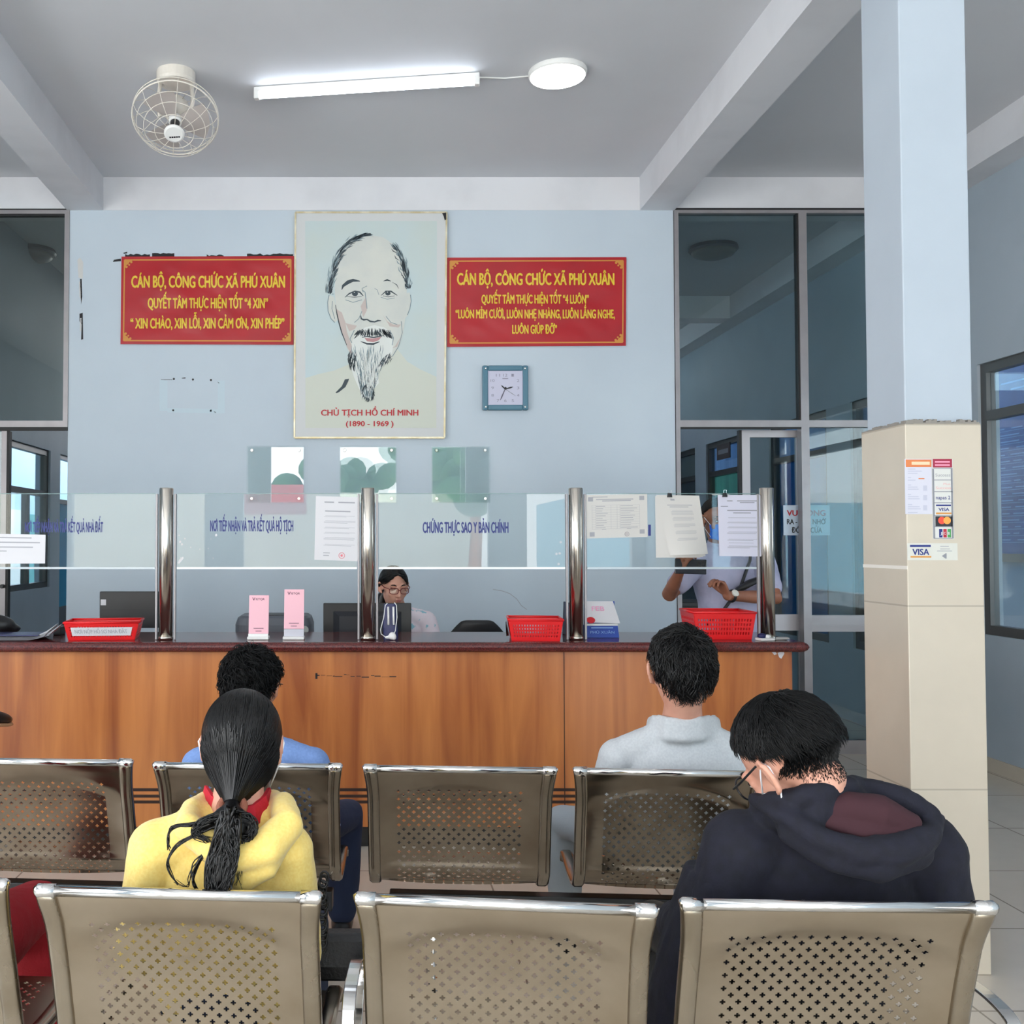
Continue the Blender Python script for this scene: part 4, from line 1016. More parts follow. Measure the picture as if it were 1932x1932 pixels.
for k in range(150):     # beard
    u=rs.uniform(-1,1); v=rs.random(); x=660+u*lerp(150,50,v)+v*-20; y=lerp(1130,1500,v)
    (S2 if rs.random()<.9 else S1).append((((x,y),(x-u*8+rs.uniform(-8,8),y+40),(x-u*16+rs.uniform(-12,12),y+85)),(1.5,5,1)))
flush('beard_print')
for k in range(30):
    x=rs.uniform(500,560); y=rs.uniform(1180,1290); S1.append((((x,y),(x-10,y+30),(x-6,y+60)),(2,8,2)))
flush('beard_print')
for k in range(30):
    x=rs.uniform(740,840); y=1330-(x-700)*.6+rs.uniform(-60,0); S1.append((((x,y),(x-12,y+18),(x-18,y+36)),(2,6,1)))
flush('beard_print')
for k in range(60):
    a=rs.uniform(0,6.28); x=650+45*math.cos(a); y=1500+55*math.sin(a); S1.append((((x,y),(x+8*math.sin(a),y+18),(x+rs.uniform(-14,14),y+36)),(1.5,5,1)))
flush('beard_print')
LN2= [(((1000-660,740),(328,800),(332,870),(355,930),(385,960)),6),(((365,790),(362,850),(385,930)),5),(((985,740),(990,790),(980,850),(960,900)),6),
      (((470,780),(530,800),(600,780)),5),(((750,760),(800,775),(860,765)),4),(((640,670),(600,690),(610,720)),5),(((700,690),(720,700),(735,740)),4),(((600,700),(625,720),(630,760),(640,850)),6),
      (((540,960),(575,930),(600,870)),5),(((790,910),(830,960),(880,975)),5),(((520,1120),(505,1090),(540,1020)),6),(((840,1140),(850,1080),(820,1020)),6),(((912,950),(920,1040),(890,1150),(840,1230)),5)]
for st_ in LN2: flat('face_line',M['ink2'],[],.0031,[st_])
LN1= [(((440,700),(450,670),(490,640),(530,625),(585,632)),(4,20,30,24,6)),(((770,632),(800,622),(830,632)),(3,14,4)),(((840,640),(875,660),(890,690)),(2,6,3)),
      (((465,760),(500,730),(545,712),(585,720),(610,748)),(4,10,12,12,6)),(((480,752),(540,760),(600,752)),(3,5,3)),(((752,745),(790,712),(830,712),(880,745)),(4,10,11,5)),(((765,748),(810,756),(860,748)),(3,5,3)),
      (((590,905),(595,930),(615,938),(640,935),(665,950),(700,955),(725,945),(752,945)),(6,12,14,10,14,10,14,6)),(((600,1078),(640,1070),(690,1078),(740,1070),(770,1062)),(4,8,10,8,4)),(((590,1110),(640,1128),(690,1130),(740,1112)),(4,14,16,5)),
      (((390,820),(400,880),(415,950),(440,1040),(480,1140)),(4,8,9,8,4))]
for st_ in LN1: flat('face_line',M['ink'],[],.0037,[st_])
flat('shirt_collar_print',M['ink'],[[(390,1515),(440,1465),(465,1410),(498,1405),(492,1425),(470,1470),(420,1510),(400,1520)]],.0036)
for cx_,cy_,rx_,ry_ in((545,732,24,19),(806,728,21,18)): flat('iris_print',M['ink'],[[(cx_+rx_*math.cos(k*.5236),cy_+ry_*math.sin(k*.5236)) for k in range(12)][::-1]],.0036)
flat('lip_print',M['lipprint'],[((620,1082),(690,1086),(755,1072),(735,1100),(690,1116),(640,1108))],.004)
flat('hair_highlight',M['inkw'],[],.0042,[(((x,y),(x-u*6,y+40),(x-u*10+rs.uniform(-8,8),y+90)),(2,5,1)) for x,y,u in [(660+u*lerp(120,40,v),lerp(1150,1420,v),u) for u,v in[(rs.uniform(-1,1),rs.random()) for _ in range(60)]]]+[(((536,722),(544,720)),5),(((798,720),(806,718)),5)])
mb=MB()
def wtext(mb,s,x0,x1,yb,cap,Y,bold=.012,yb2=None):
    a=P(x0,yb,Y); b=P(x1,yb if yb2 is None else yb2,Y); c=P(x0,yb-cap,Y); text(mb,s,a,b-a,(0,0,1),(b-a).length,c.z-a.z,0,bold)
wtext(mb,'CHỦ TỊCH HỒ CHÍ MINH',606,789,784,11.5,Yq-.004,.03)
wtext(mb,'(1890 - 1969 )',653,742,804,10,Yq-.004,.03)
mb.build('caption',M['redprint'],t)
mb=MB()
for s in((559.5,402,838,402),): pass
# banners
def banner(label,c4,lines,orn):
    t=thing('banner',label,'banner',(P((c4[0][0]+c4[1][0])/2,0,YW).x,YW-.004,P(0,c4[2][1],YW).z),'red slogan banners beside the portrait')
    rb=random.Random(len(lines)); mb=MB(); nx,ny=40,20
    q=[P(x,y,YW) for x,y in c4]
    def pt(u,v,d=0):
        p=lerp(lerp(q[0],q[1],u),lerp(q[3],q[2],u),v)
        e=min(u,1-u,v,1-v)
        wv=.006*noise.noise(V((u*5+v*4+orn,v*3-u*2,orn)))+.004*noise.noise(V((u*14-v*10,v*5,orn+3)))
        p.y-=.012+max(-.006,wv)*min(1,e*8)+d; return p
    vs=[pt(i/nx,j/ny) for j in range(ny+1) for i in range(nx+1)]; N=len(vs)
    vs+=[V((p.x,p.y+.001,p.z)) for p in vs]
    fs=[(j*(nx+1)+i,(j+1)*(nx+1)+i,(j+1)*(nx+1)+i+1,j*(nx+1)+i+1) for j in range(ny) for i in range(nx)]; fs+=[tuple(a+N for a in f[::-1]) for f in fs]
    mb.add(vs,fs); mb.build('cloth',M['red'],t,smooth=True)
    mb=MB()
    W=(q[1]-q[0]).length; Hh=(q[0]-q[3]).length
    bu,bv=.018,.04
    def st(pts,w):
        P_=[pt(u,v,.002) for u,v in pts]; mb.stroke(P_,w)
    for A_,B_ in(((bu,bv),(1-bu,bv)),((1-bu,bv),(1-bu,1-bv)),((1-bu,1-bv),(bu,1-bv)),((bu,1-bv),(bu,bv))):
        st([(lerp(A_[0],B_[0],k/24),lerp(A_[1],B_[1],k/24)) for k in range(25)],.009)
    for sx in(0,1):
        for sy in(0,1):
            def uv(a,b): return (bu+a*.055 if sx==0 else 1-bu-a*.055, bv+b*.11 if sy==0 else 1-bv-b*.11)
            mb.poly([pt(*uv(a,b),.0026) for a,b in((0,0),(.95,.0),(.55,.2),(.42,.42),(.2,.55),(0,.95))][::(1 if sx!=sy else -1)])
            for c,r in(((.72,.22),.13),((.22,.72),.13),((.5,.5),.10)):
                ps=[uv(c[0]+r*math.cos(k*.6283),c[1]+r*math.sin(k*.6283)) for k in range(10)]
                mb.poly([pt(*p,.003) for p in ps][::(1 if sx!=sy else -1)])
    mb.build('border_print',M['gold'],t)
    mb=MB()
    for s,x0,x1,yb,cap,bo in lines:
        m2=MB(); a=P(x0,yb,YW-.02); b=P(x1,yb,YW-.02); cc_=P(x0,yb-cap,YW-.02)
        text(m2,s,V((a.x,0,a.z)),(1,0,0),(0,0,1),b.x-a.x,cc_.z-a.z,0,bo)
        vs=[]
        for x,y,z in m2.v:
            u=(x-q[0].x)/(q[1].x-q[0].x); v=(q[0].z-z)/(q[0].z-q[3].z); p=pt(min(max(u,0),1),min(max(v,0),1),.003); vs.append((x,p.y,z))
        mb.add(vs,m2.f)
    mb.build('lettering',M['yellow'],t)
    return t
banner('red banner with three lines of yellow lettering left of the portrait',((230,485),(555,484),(554,651),(228,650)),
  [('CÁN BỘ, CÔNG CHỨC XÃ PHÚ XUÂN',248,537,542,23,.045),('QUYẾT TÂM THỰC HIỆN TỐT “4 XIN”',279,505,581,20,.045),('“ XIN CHÀO, XIN LỖI, XIN CẢM ƠN, XIN PHÉP”',246,536,619,20,.045)],1.7)
banner('red banner with four lines of yellow lettering right of the portrait',((843,487),(1181,486),(1180,653),(843,655)),
  [('CÁN BỘ, CÔNG CHỨC XÃ PHÚ XUÂN',863,1159,537,23,.045),('QUYẾT TÂM THỰC HIỆN TỐT “4 LUÔN”',909,1111,572,17,.045),('“LUÔN MỈM CƯỜI, LUÔN NHẸ NHÀNG, LUÔN LẮNG NGHE,',860,1160,600,17,.045),('LUÔN GIÚP ĐỠ”',967,1051,629,17,.045)],5.3)
# clock
t=thing('wall_clock','square teal wall clock below the right banner','clock',(P(953,732,YW).x,YW-.02,P(953,775,YW).z))
a=P(909.5,775,YW); b=P(995,691,YW); cx_,cz_=(a.x+b.x)/2,(a.z+b.z)/2; hw=(b.x-a.x)/2; hh=(b.z-a.z)/2
mb=MB(); 
for s in((-1,0),(1,0),(0,-1),(0,1)):
    if s[0]: mb.box(cx_+s[0]*hw,cx_+s[0]*hw*.76,YW-.042,YW-.002,cz_-hh,cz_+hh)
    else: mb.box(cx_-hw*.76,cx_+hw*.76,YW-.042,YW-.002,cz_+s[1]*hh,cz_+s[1]*hh*.76)
mb.build('case',M['teal'],t,bevel=.008)
MB().box(cx_-hw*.78,cx_+hw*.78,YW-.030,YW-.002,cz_-hh*.78,cz_+hh*.78).build('dial',M['lilac'],t)
mb=MB()
for h_ in range(1,13):
    an=math.pi/2-h_*math.pi/6; r=hw*.62
    ca,sa=math.cos(an),math.sin(an); k=1/max(abs(ca),abs(sa))*.9; k=min(k,1.12)
    s=str(h_); w_=.011*len(s)+ .006
    text(mb,s,V((cx_+r*k*ca-w_/2,YW-.0305,cz_+r*k*sa-.010)),(1,0,0),(0,0,1),w_,.02,0,0)
mb.box(cx_-.02,cx_+.02,YW-.0308,YW-.03,cz_+.062,cz_+.068)
mb.build('numerals',mat('grey_violet_print',(140,138,158),.5),t)
def hand(nm,x1,y1,w,mt,x0=953,y0=734):
    A_=P(x0,y0,YW-.033); B_=P(x1,y1,YW-.033); mb=MB(); mb.stroke([A_,lerp(A_,B_,.7),B_],[w*.6,w,w*.3]); mb.stroke([A_+V((0,.001,0)),B_+V((0,.001,0))],w*.3); mb.build(nm,mt,t)
hand('hour_hand',968,730,.011,M['black_print']); hand('minute_hand',944,755,.009,mat('grey_hand',(96,94,112),.5)); hand('second_hand',973,747,.004,M['greyprint']); hand('counterweight',946,727,.009,M['black_print'])
mb=MB()
for sx in(-1,1):
    for sz in(-1,1): mb.blob((cx_+sx*hw*.86,YW-.042,cz_+sz*hh*.86),(.008,.005,.008))
mb.build('screw',M['chrome'],t,smooth=True)
MB().lathe([(.009,0),(.009,.006),(0,.006)],Matrix.Translation((cx_,YW-.031,cz_-.004))@Matrix.Rotation(math.pi/2,4,'X'),16).build('pivot',M['black_print'],t)
# acrylic plaques
pl=['clear acrylic holder above the pink card stands, leftmost of three','clear acrylic holder under the portrait, middle of three','clear acrylic holder nearest the wall clock, rightmost of three']
for i,(x0,x1) in enumerate(((466,574),(641,748),(814,924))):
    a=P(x0,949,YW); b=P(x1,842,YW); c=((a.x+b.x)/2,YW-.01,a.z)
    t=thing('acrylic_holder',pl[i],'notice holder',c,'clear acrylic holders in a row on the blue wall')
    tl=[.0,.006,-.004][i]
    mm=MB(); S=Matrix.Translation(((a.x+b.x)/2,YW-.022,(a.z+b.z)/2))@Matrix.Rotation(tl,4,'Z')
    mm.mbox(S,(b.x-a.x)/2,.0025,(b.z-a.z)/2); mm.build('front_sheet',M['acrylic'],t,bevel=.001)
    mm=MB(); mm.mbox(Matrix.Translation(((a.x+b.x)/2,YW-.012,(a.z+b.z)/2)),(b.x-a.x)/2-.008,.002,(b.z-a.z)/2-.008); mm.build('back_sheet',M['acrylic'],t)
    for sx in(-1,1):
        for sz in(-1,1):
            px,pz=(a.x+b.x)/2+sx*((b.x-a.x)/2-.035),(a.z+b.z)/2+sz*((b.z-a.z)/2-.03)
            MB().lathe([(.012,0),(.012,.014),(.009,.017),(0,.017)],Matrix.Translation((px,YW-.0015,pz))@Matrix.Rotation(math.pi/2,4,'X')@Matrix.Translation((0,0,.008)),16).build('standoff_bolt',M['chrome'],t,smooth=False)
# old tape and paint marks on the blue wall
def marks(name,label,polys,mt,cat='mark'):
    mb=MB(); 
    for pl in polys: mb.poly([P(x,y,YW-.0012) for x,y in pl])
    return tag(mb.build(name,mt),label,cat)
rs=random.Random(8)
def rag(x0,x1,y0,y1,n=9,j=2.0):
    top=[(lerp(x0,x1,k/n),y0+rs.uniform(-j,j)) for k in range(n+1)]; bot=[(lerp(x1,x0,k/n),y1+rs.uniform(-j*.3,j*.3)) for k in range(n+1)]
    return bot[::-1][::-1]+top if False else [(x,y) for x,y in top]+[(x,y) for x,y in bot]
marks('tape_residue','black tape residue along the top of the left red banner',[rag(236,283,480,487,9,1.5),rag(287,329,478,485,8,1),rag(390,422,481,486,7,2),rag(466,553,480,487,14,2.2),[(215,490),(228,488),(228,493),(213,494)],[(232,477),(240,475),(240,478),(234,479)]],M['tape'],'tape residue')
marks('tape_residue','vertical strip of torn black and white tape residue near the left wall edge',[[(150,592),(156,590),(157,640),(153,641),(154,612),(150,606)],[(151,526),(154,526),(155,560),(153,575)]],M['tape'],'tape residue')
marks('paint_patch','peeled white paint strip above the black residue near the left wall edge',[[(146,490),(151,486),(157,495),(156,526),(148,524)],[(151,600),(154,600),(153,625),(151,626)],[(149,530),(153,535),(155,570),(150,560)]],M['plaster'],'paint mark')
nl=[]
for x,y in((328,715),(364,716),(398,717),(327,774),(398,775)): nl.append([(x+2.2*math.cos(k*1.05),y+2.2*math.sin(k*1.05)) for k in range(6)])
for k in range(9): x=304+k*2.4; nl.append([(x,716),(x+1.5,715.5),(x+1.5,717),(x,717.3)])
nl+=[[(343,713),(350,712),(350,714),(343,714)],[(404,776),(408,778),(407,779),(403,777)],[(410,720),(414,722),(413,724)]]
marks('nail_mark','dotted old nail holes below the left red banner',nl,M['tape'],'nail holes')
marks('faded_patch','faint pale rectangle left by a removed sign below the left banner',[[(301,716),(316,718),(316,775),(301,775)],[(316,770),(424,772),(424,780),(316,778)],[(411,718),(424,718),(424,772),(411,772)]],mat('faded_blue_paint',(192,209,219),.6),'paint mark')
sc_=MB(); sc_.stroke([P(x,y,YW-.001) for x,y in((930,1112),(948,1115),(962,1120),(975,1130),(984,1143),(994,1150))],.004)
tag(sc_.build('scratch',M['paleprint']),'thin curved scratch on the wall above the black office chair','scratch')
# sign on the sliding door
YD_=YD-.004
a=P(1478,1010,YD_); b=P(1565,953,YD_)
t=thing('door_sign','white door sign with red and navy lettering behind the aluminium mullion','sign',((a.x+b.x)/2,YD_,a.z))
q=[(a.x,a.z),(b.x,a.z),(b.x,b.z),(a.x,b.z)]
MB().box(a.x,b.x,YD_-.004,YD_,a.z,b.z).build('plate',mat('pale_blue_sign',(196,210,226),.4),t,bevel=.001)
mb=MB(); text(mb,'VUI LÒNG',P(1485,973,YD_-.0045),(1,0,0),(0,0,1),P(1556,0,YD_).x-P(1485,0,YD_).x,P(0,962,YD_).z-P(0,973,YD_).z,0,.035); mb.build('lettering',M['redprint'],t)
mb=MB(); text(mb,'RA - VÀO NHỚ',P(1485,989,YD_-.0045),(1,0,0),(0,0,1),P(1557,0,YD_).x-P(1485,0,YD_).x,P(0,979,YD_).z-P(0,989,YD_).z,0,.035)
text(mb,'ĐÓNG CỬA',P(1494,1005,YD_-.0045),(1,0,0),(0,0,1),P(1550,0,YD_).x-P(1494,0,YD_).x,P(0,994.5,YD_).z-P(0,1005,YD_).z,0,.035); mb.build('lettering',M['black_print'],t)
# ---------------------------------------------------------------- steel waiting benches
def steel(name, rgb, rough, dirt):
    m,nt,b=nodes(name); L=nt.links
    tc=nt.nodes.new('ShaderNodeTexCoord')
    n=nt.nodes.new('ShaderNodeTexNoise'); n.inputs['Scale'].default_value=5; n.inputs['Detail'].default_value=7; L.new(tc.outputs['Object'],n.inputs['Vector'])
    r=nt.nodes.new('ShaderNodeValToRGB'); r.color_ramp.elements[0].position=.35; r.color_ramp.elements[1].position=.7
    r.color_ramp.elements[0].color=C(*rgb); r.color_ramp.elements[1].color=C(*dirt); L.new(n.outputs['Fac'],r.inputs[0]); L.new(r.outputs[0],b.inputs['Base Color'])
    q=nt.nodes.new('ShaderNodeMapRange'); q.inputs['To Min'].default_value=rough-.05; q.inputs['To Max'].default_value=rough+.08; L.new(n.outputs['Fac'],q.inputs['Value']); L.new(q.outputs[0],b.inputs['Roughness'])
    b.inputs['Metallic'].default_value=1
    return m
M['seat_steel']=steel('worn_stainless_sheet',(188,176,158),.30,(170,156,136))
M['seat_frame']=steel('worn_stainless_frame',(182,172,156),.26,(160,148,130))
HWS=.272          # half width of a seat
TOPZ=.79
prof=[(0,.785),(.006,.765),(.020,.735),(.034,.70),(.050,.65),(.066,.60),(.080,.55),(.092,.51),(.100,.480),(.108,.455),(.128,.432),(.155,.412),(.20,.402),(.30,.398),(.40,.402),(.48,.404),(.512,.392),(.522,.37)]
def spline(pts, n=12):
    out=[]
    for i in range(len(pts)-1):
        p0=V(pts[max(i-1,0)]).to_3d() if len(pts[0])==3 else V((*pts[max(i-1,0)],0)); 
        p1=V((*pts[i],0)); p2=V((*pts[i+1],0)); p3=V((*pts[min(i+2,len(pts)-1)],0))
        for k in range(n):
            t=k/n; out.append(.5*((2*p1)+(p2-p0)*t+(2*p0-5*p1+4*p2-p3)*t*t+(3*p1-p0-3*p2+p3)*t**3))
    out.append(V((*pts[-1],0))); return out
cur=spline(prof)
acc=[0]
for i in range(1,len(cur)): acc.append(acc[-1]+(cur[i]-cur[i-1]).length)
def at(s):
    s=min(max(s,0),acc[-1])
    lo=0
    for i in range(1,len(acc)):
        if acc[i]>=s: lo=i; break
    f=(s-acc[lo-1])/(acc[lo]-acc[lo-1]+1e-9); p=lerp(cur[lo-1],cur[lo],f); return p.x,p.y
TH=acc[-1]
def seat_mesh():
    a,b,per=.0021,.0056,.015
    nx=12; ns=int((TH-.13)/per)
    X=[-HWS+.028]; X+= [-.225]
    for i in range(-nx,nx+1): X+=[i*per-b,i*per-a,i*per+a,i*per+b]
    X+=[.225,HWS-.028]; X=sorted(set(round(x,5) for x in X))
    S=[0,.012,.025,.034,.042,.05,.058,.066]; s0=.078
    for j in range(ns): S+=[s0+j*per-b,s0+j*per-a,s0+j*per+a,s0+j*per+b]
    S+=[TH-.03,TH-.012,TH]; S=sorted(set(round(s,5) for s in S))
    vs=[];fs=[]
    for s in S:
        y,z=at(s)
        for x in X:
            w=1-min(1,abs(x)/(HWS-.03))**2.2
            k_=min(1,max(0,(s-(.042+.075*(abs(x)/(HWS-.03))**2.4))/.045)); k_=k_*k_*(3-2*k_)*min(1,max(0,(.44-s)/.12)); d=.010*w*math.exp(-((s-.19)/.12)**2)+.013*k_*min(1,(1-min(1,abs(x)/(HWS-.028)))*6)
            vs.append((x,y+d,z+ (-.010*w if s>.42 and s<TH-.05 else 0)))
    W=len(X)
    for j in range(len(S)-1):
        sc_=(S[j]+S[j+1])/2; jj=round((sc_-s0)/per); ds=abs(sc_-s0-jj*per)
        for i in range(W-1):
            xc=(X[i]+X[i+1])/2; ii=round(xc/per); dx=abs(xc-ii*per)
            if 0<=jj<ns and abs(ii)<=nx and (ii+jj)%2==0 and ((dx<a and ds<b) or (dx<b and ds<a)): continue
            fs.append((j*W+i,j*W+i+1,(j+1)*W+i+1,(j+1)*W+i))
    mb=MB(); mb.add(vs,fs); return mb
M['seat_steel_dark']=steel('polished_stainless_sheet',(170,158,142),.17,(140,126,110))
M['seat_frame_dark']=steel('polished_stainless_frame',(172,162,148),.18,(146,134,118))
def seat_proto(ms,mf):
    o=seat_mesh().build('seat',ms,None,smooth=True)
    m=o.modifiers.new('sheet','SOLIDIFY'); m.thickness=.0014; m.offset=0; m=o.modifiers.new('crease','EDGE_SPLIT'); m.split_angle=math.radians(35)
    for s in(-1,1):
        mb=MB(); vs=[];fs=[]; N=0
        ss=[k*TH/60 for k in range(61)]
        for q in ss:
            y,z=at(q); y2,z2=at(min(q+.004,TH)); y1,z1=at(max(q-.004,0)); t=V((y2-y1,z2-z1)).normalized(); nrm=V((t.y,-t.x))
            flare=.010*max(0,1-q/.10)**1.5
            x0=HWS-.036+flare*.6; x1=HWS+flare
            xm=(x0+x1)/2
            for x,d in((x0,-.006),(x0+.006,-.0115),(x1-.008,-.0115),(x1,-.005),(x1,.006),(x1-.008,.0115),(x0+.006,.0115),(x0,.006)):
                vs.append((s*x,y-nrm.x*d,z-nrm.y*d))
        n=8
        for i in range(60):
            for k in range(n):
                l=(k+1)%n; f=(i*n+k,i*n+l,(i+1)*n+l,(i+1)*n+k); fs.append(f if s>0 else f[::-1])
        fs.append(tuple(range(n))); fs.append(tuple(60*n+k for k in range(n)))
        mb.add(vs,fs); mb.build('side_frame',mf,o,smooth=True,fix=True)
    MB().tube([(-HWS+.02,0,TOPZ-.004),(HWS-.02,0,TOPZ-.004)],.0105,18).build('top_rail',M['chrome'],o,smooth=True)
    for s in(-1,1):
        MB().tube([(s*(HWS-.030),0,TOPZ-.004),(s*(HWS+.004),0,TOPZ-.004),(s*(HWS+.010),.0,TOPZ-.006)],[.0135,.0135,.010],16).build('end_cap',M['chrome'],o,smooth=True)
    return o
proto=seat_proto(M['seat_steel'],M['seat_frame'])
def bench(label, tops, arms, hide_proto=False):
    """tops: list of (left px point, right px point) of the top rails"""
    cs=[]
    for a,b in tops:
        A,B=PZ(*a,TOPZ),PZ(*b,TOPZ); cs.append(((A+B)/2,math.atan2(B.y-A.y,B.x-A.x),(B-A).length))
    print('BENCH',[(round(c.x,3),round(c.y,3),round(r*57.3,1),round(L,3)) for c,r,L in cs])
    mid=sum((c for c,_,_ in cs),V())/len(cs); ang=math.atan2(cs[-1][0].y-cs[0][0].y,cs[-1][0].x-cs[0][0].x) if len(cs)>1 else cs[0][1]
    t=thing('waiting_bench',label,'bench',(mid.x,mid.y,0),'perforated steel waiting benches')
    for c,r,L in cs:
        o=copy_tree(proto,t); o.location=(c.x-mid.x,c.y-mid.y,0); o.rotation_euler=(0,0,r); o.scale=(min(1.045,max(.98,L/.562)),1,1)
    R=Matrix.Rotation(ang,4,'Z'); L2=(cs[-1][0]-cs[0][0]).length/2+.22
    def loc(x,y,z): return t.location+R@V((x,y,z))
    T=Matrix.Translation(t.location)@R
    MB().mbox(T@Matrix.Translation((0,.29,.300)),L2,.025,.032).build('beam',M['dark'],t,bevel=.004)
    for s in(-1,1):
        x=s*(L2-.14)
        mb=MB(); mb.tube([T@V((x,.06,.02)),T@V((x,.14,.055)),T@V((x,.27,.085)),T@V((x,.42,.055)),T@V((x,.52,.02))],.017,10); mb.tube([T@V((x,.27,.08)),T@V((x,.29,.29))],.022,12)
        mb.build('leg',M['chrome'],t,smooth=True)
        mb=MB()
        for y in(.06,.52): mb.lathe([(.024,0),(.024,.012),(.012,.02)],T@Matrix.Translation((x,y,0)),14)
        mb.build('glide',M['dark'],t)
    xs=[(Matrix.Rotation(-ang,4,'Z')@(c-mid)).x for c,_,_ in cs]
    ax=[(xs[i]+xs[i+1])/2 for i in range(len(xs)-1)]; pitch=(xs[-1]-xs[0])/max(1,len(xs)-1) if len(xs)>1 else .6
    ends=[xs[0]-pitch/2]+ax+[xs[-1]+pitch/2+.10]
    for i in arms:
        x=ends[i]; pts=[(.20,.37),(.19,.42),(.19,.46),(.215,.495),(.26,.508),(.34,.510),(.42,.500),(.455,.47),(.45,.43),(.42,.39),(.38,.365)]
        c=spline(pts,5); mb=MB(); vs=[];fs=[]
        for k,p in enumerate(c):
            q=c[min(k+1,len(c)-1)]-c[max(k-1,0)]; q.normalize(); nn=V((-q.y,q.x,0))*.004
            for sx in(-.014,.014):
                for d in(-1,1): vs.append(T@V((x+sx,p.x+nn.x*d,p.y+nn.y*d)))
        for k in range(len(c)-1):
            b0=k*4
            for u,w in((0,1),(1,3),(3,2),(2,0)): fs.append((b0+u,b0+w,b0+4+w,b0+4+u))
        fs+=[(0,2,3,1),(len(c)*4-4,len(c)*4-3,len(c)*4-1,len(c)*4-2)]
        if x>xs[-1]+pitch/2+.05: mb.tube([T@V((x,.30,.372)),T@V((x-.06,.30,.34)),T@V((xs[-1]+.2,.30,.30))],.012,8)
        mb.add(vs,fs); mb.build('armrest',M['chrome'],t,smooth=False,fix=True,bevel=.002)
    return t,cs
near,NC=bench('nearest steel bench with the woman in yellow and the man in navy',[((-530,1652),(20,1666)),((68,1676),(606,1690)),((672,1691),(1238,1715)),((1284,1702),(1878,1709))],[2,4])
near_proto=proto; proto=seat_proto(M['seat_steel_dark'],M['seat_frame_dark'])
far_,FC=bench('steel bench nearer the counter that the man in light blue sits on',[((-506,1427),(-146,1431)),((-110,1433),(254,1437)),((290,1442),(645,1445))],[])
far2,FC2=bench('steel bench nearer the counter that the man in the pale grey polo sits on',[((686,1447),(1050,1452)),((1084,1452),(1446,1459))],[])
for pr_ in(proto,near_proto):
    for ch in list(pr_.children): bpy.data.objects.remove(ch)
    bpy.data.objects.remove(pr_)
# ---------------------------------------------------------------- people
X3=V((1,0,0)); Y3=V((0,1,0)); Z3=V((0,0,1))
def HM(c,yaw=0,pitch=0,roll=0,s=1.0):        # head frame: +y face, +z crown; pitch>0 looks down
    return Matrix.Translation(c)@Matrix.Rotation(yaw,4,'Z')@Matrix.Rotation(-pitch,4,'X')@Matrix.Rotation(roll,4,'Y')@Matrix.Scale(s,4)
EAR=1.0
def head(mb,M_,neck,nr=.054,female=False):
    R=M_.to_3x3()
    def b(c,r,rot=None): mb.blob(M_@V(c),r,R@rot if rot is not None else R,18,12)
    b((0,-.012,.035),(.074,.093,.083)); b((0,.036,-.030),(.057,.055,.076)); b((0,.026,-.070),(.048,.052,.036)); b((0,.070,-.098),(.021,.017,.016))
    mb.limb([M_@V((0,.086,.010)),M_@V((0,.101,-.018)),M_@V((0,.108,-.034))],[.008*R.col[0].length,.010,.0125],10)
    for s in(-1,1):
        b((s*.012,.096,-.038),(.009,.010,.008)); b((s*.030,.076,.020),(.024,.012,.008)); b((s*.038,.062,-.028),(.022,.020,.022))
        b((s*.031,.074,.001),(.016,.010,.010))
        e=Matrix.Rotation(s*.35,3,'Z')
        pts=[(s*.078,.012,.022),(s*(.079+.010*EAR),-.006,.031),(s*(.081+.017*EAR),-.020,.018),(s*(.080+.015*EAR),-.020,-.004),(s*(.078+.008*EAR),-.008,-.026),(s*.076,.006,-.030)]
        mb.limb([M_@V(p) for p in pts],[.005,.0065,.007,.0065,.0075,.006],8)
        b((s*.076,-.002,.0),(.006,.015,.026),e)
    b((0,.094,-.060),(.021,.008,.006)); b((0,.091,-.071),(.017,.008,.006))
    n0=M_@V((0,-.022,-.045)); mb.limb([n0,lerp(n0,V(neck),.5),V(neck)],[nr*1.02,nr*.97,nr*1.08],18)
def face_parts(M_,root,iris=True,closed=False):
    mb=MB(); mk=MB(); R=M_.to_3x3()
    for s in(-1,1):
        if not closed:
            mb.blob(M_@V((s*.031,.0775,.001)),(.0125,.008,.0055),R,14,8)
            mk.blob(M_@V((s*.031,.083,.0005)),(.0052,.003,.0050),R,12,8)
        mk.tube([M_@V((s*x,y,z)) for x,y,z in((.017,.086,.001),(.026,.0875,.0065),(.036,.085,.0065),(.045,.077,.002))],[.0008,.0016,.0016,.0008],6)
        mk.tube([M_@V((s*x,y,z)) for x,y,z in((.014,.091,.021),(.027,.090,.027),(.040,.083,.026),(.050,.073,.019))],[.0018,.0034,.003,.001],6)
    if not closed: mb.build('eyes',mat('eye_white',(226,222,216),.2),root,smooth=True)
    mk.build('brows_and_lashes',M['hair2'],root,smooth=True)
    lp=MB()
    lp.blob(M_@V((0,.1005,-.0605)),(.017,.0035,.0035),R,14,8); lp.blob(M_@V((0,.0975,-.069)),(.015,.0035,.0038),R,14,8)
    lp.build('lips',mat('lip_skin',(178,104,98),.4),root,smooth=True)
HC=V((0,-.014,.03))
CD=[.122]
def cap_r(d,vol,a=.081,b=.101,cu=.092,cd=None):
    c=cu if d.z>0 else CD[0]
    return vol/math.sqrt((d.x/a)**2+(d.y/b)**2+(d.z/c)**2)
def azel(az,el): return V((math.sin(az)*math.cos(el),math.cos(az)*math.cos(el),math.sin(el)))
def interp(tab,x):
    for (x0,y0),(x1,y1) in zip(tab,tab[1:]):
        if x0<=x<=x1: t=(x-x0)/(x1-x0); t=t*t*(3-2*t); return lerp(y0,y1,t)
    return tab[-1][1]
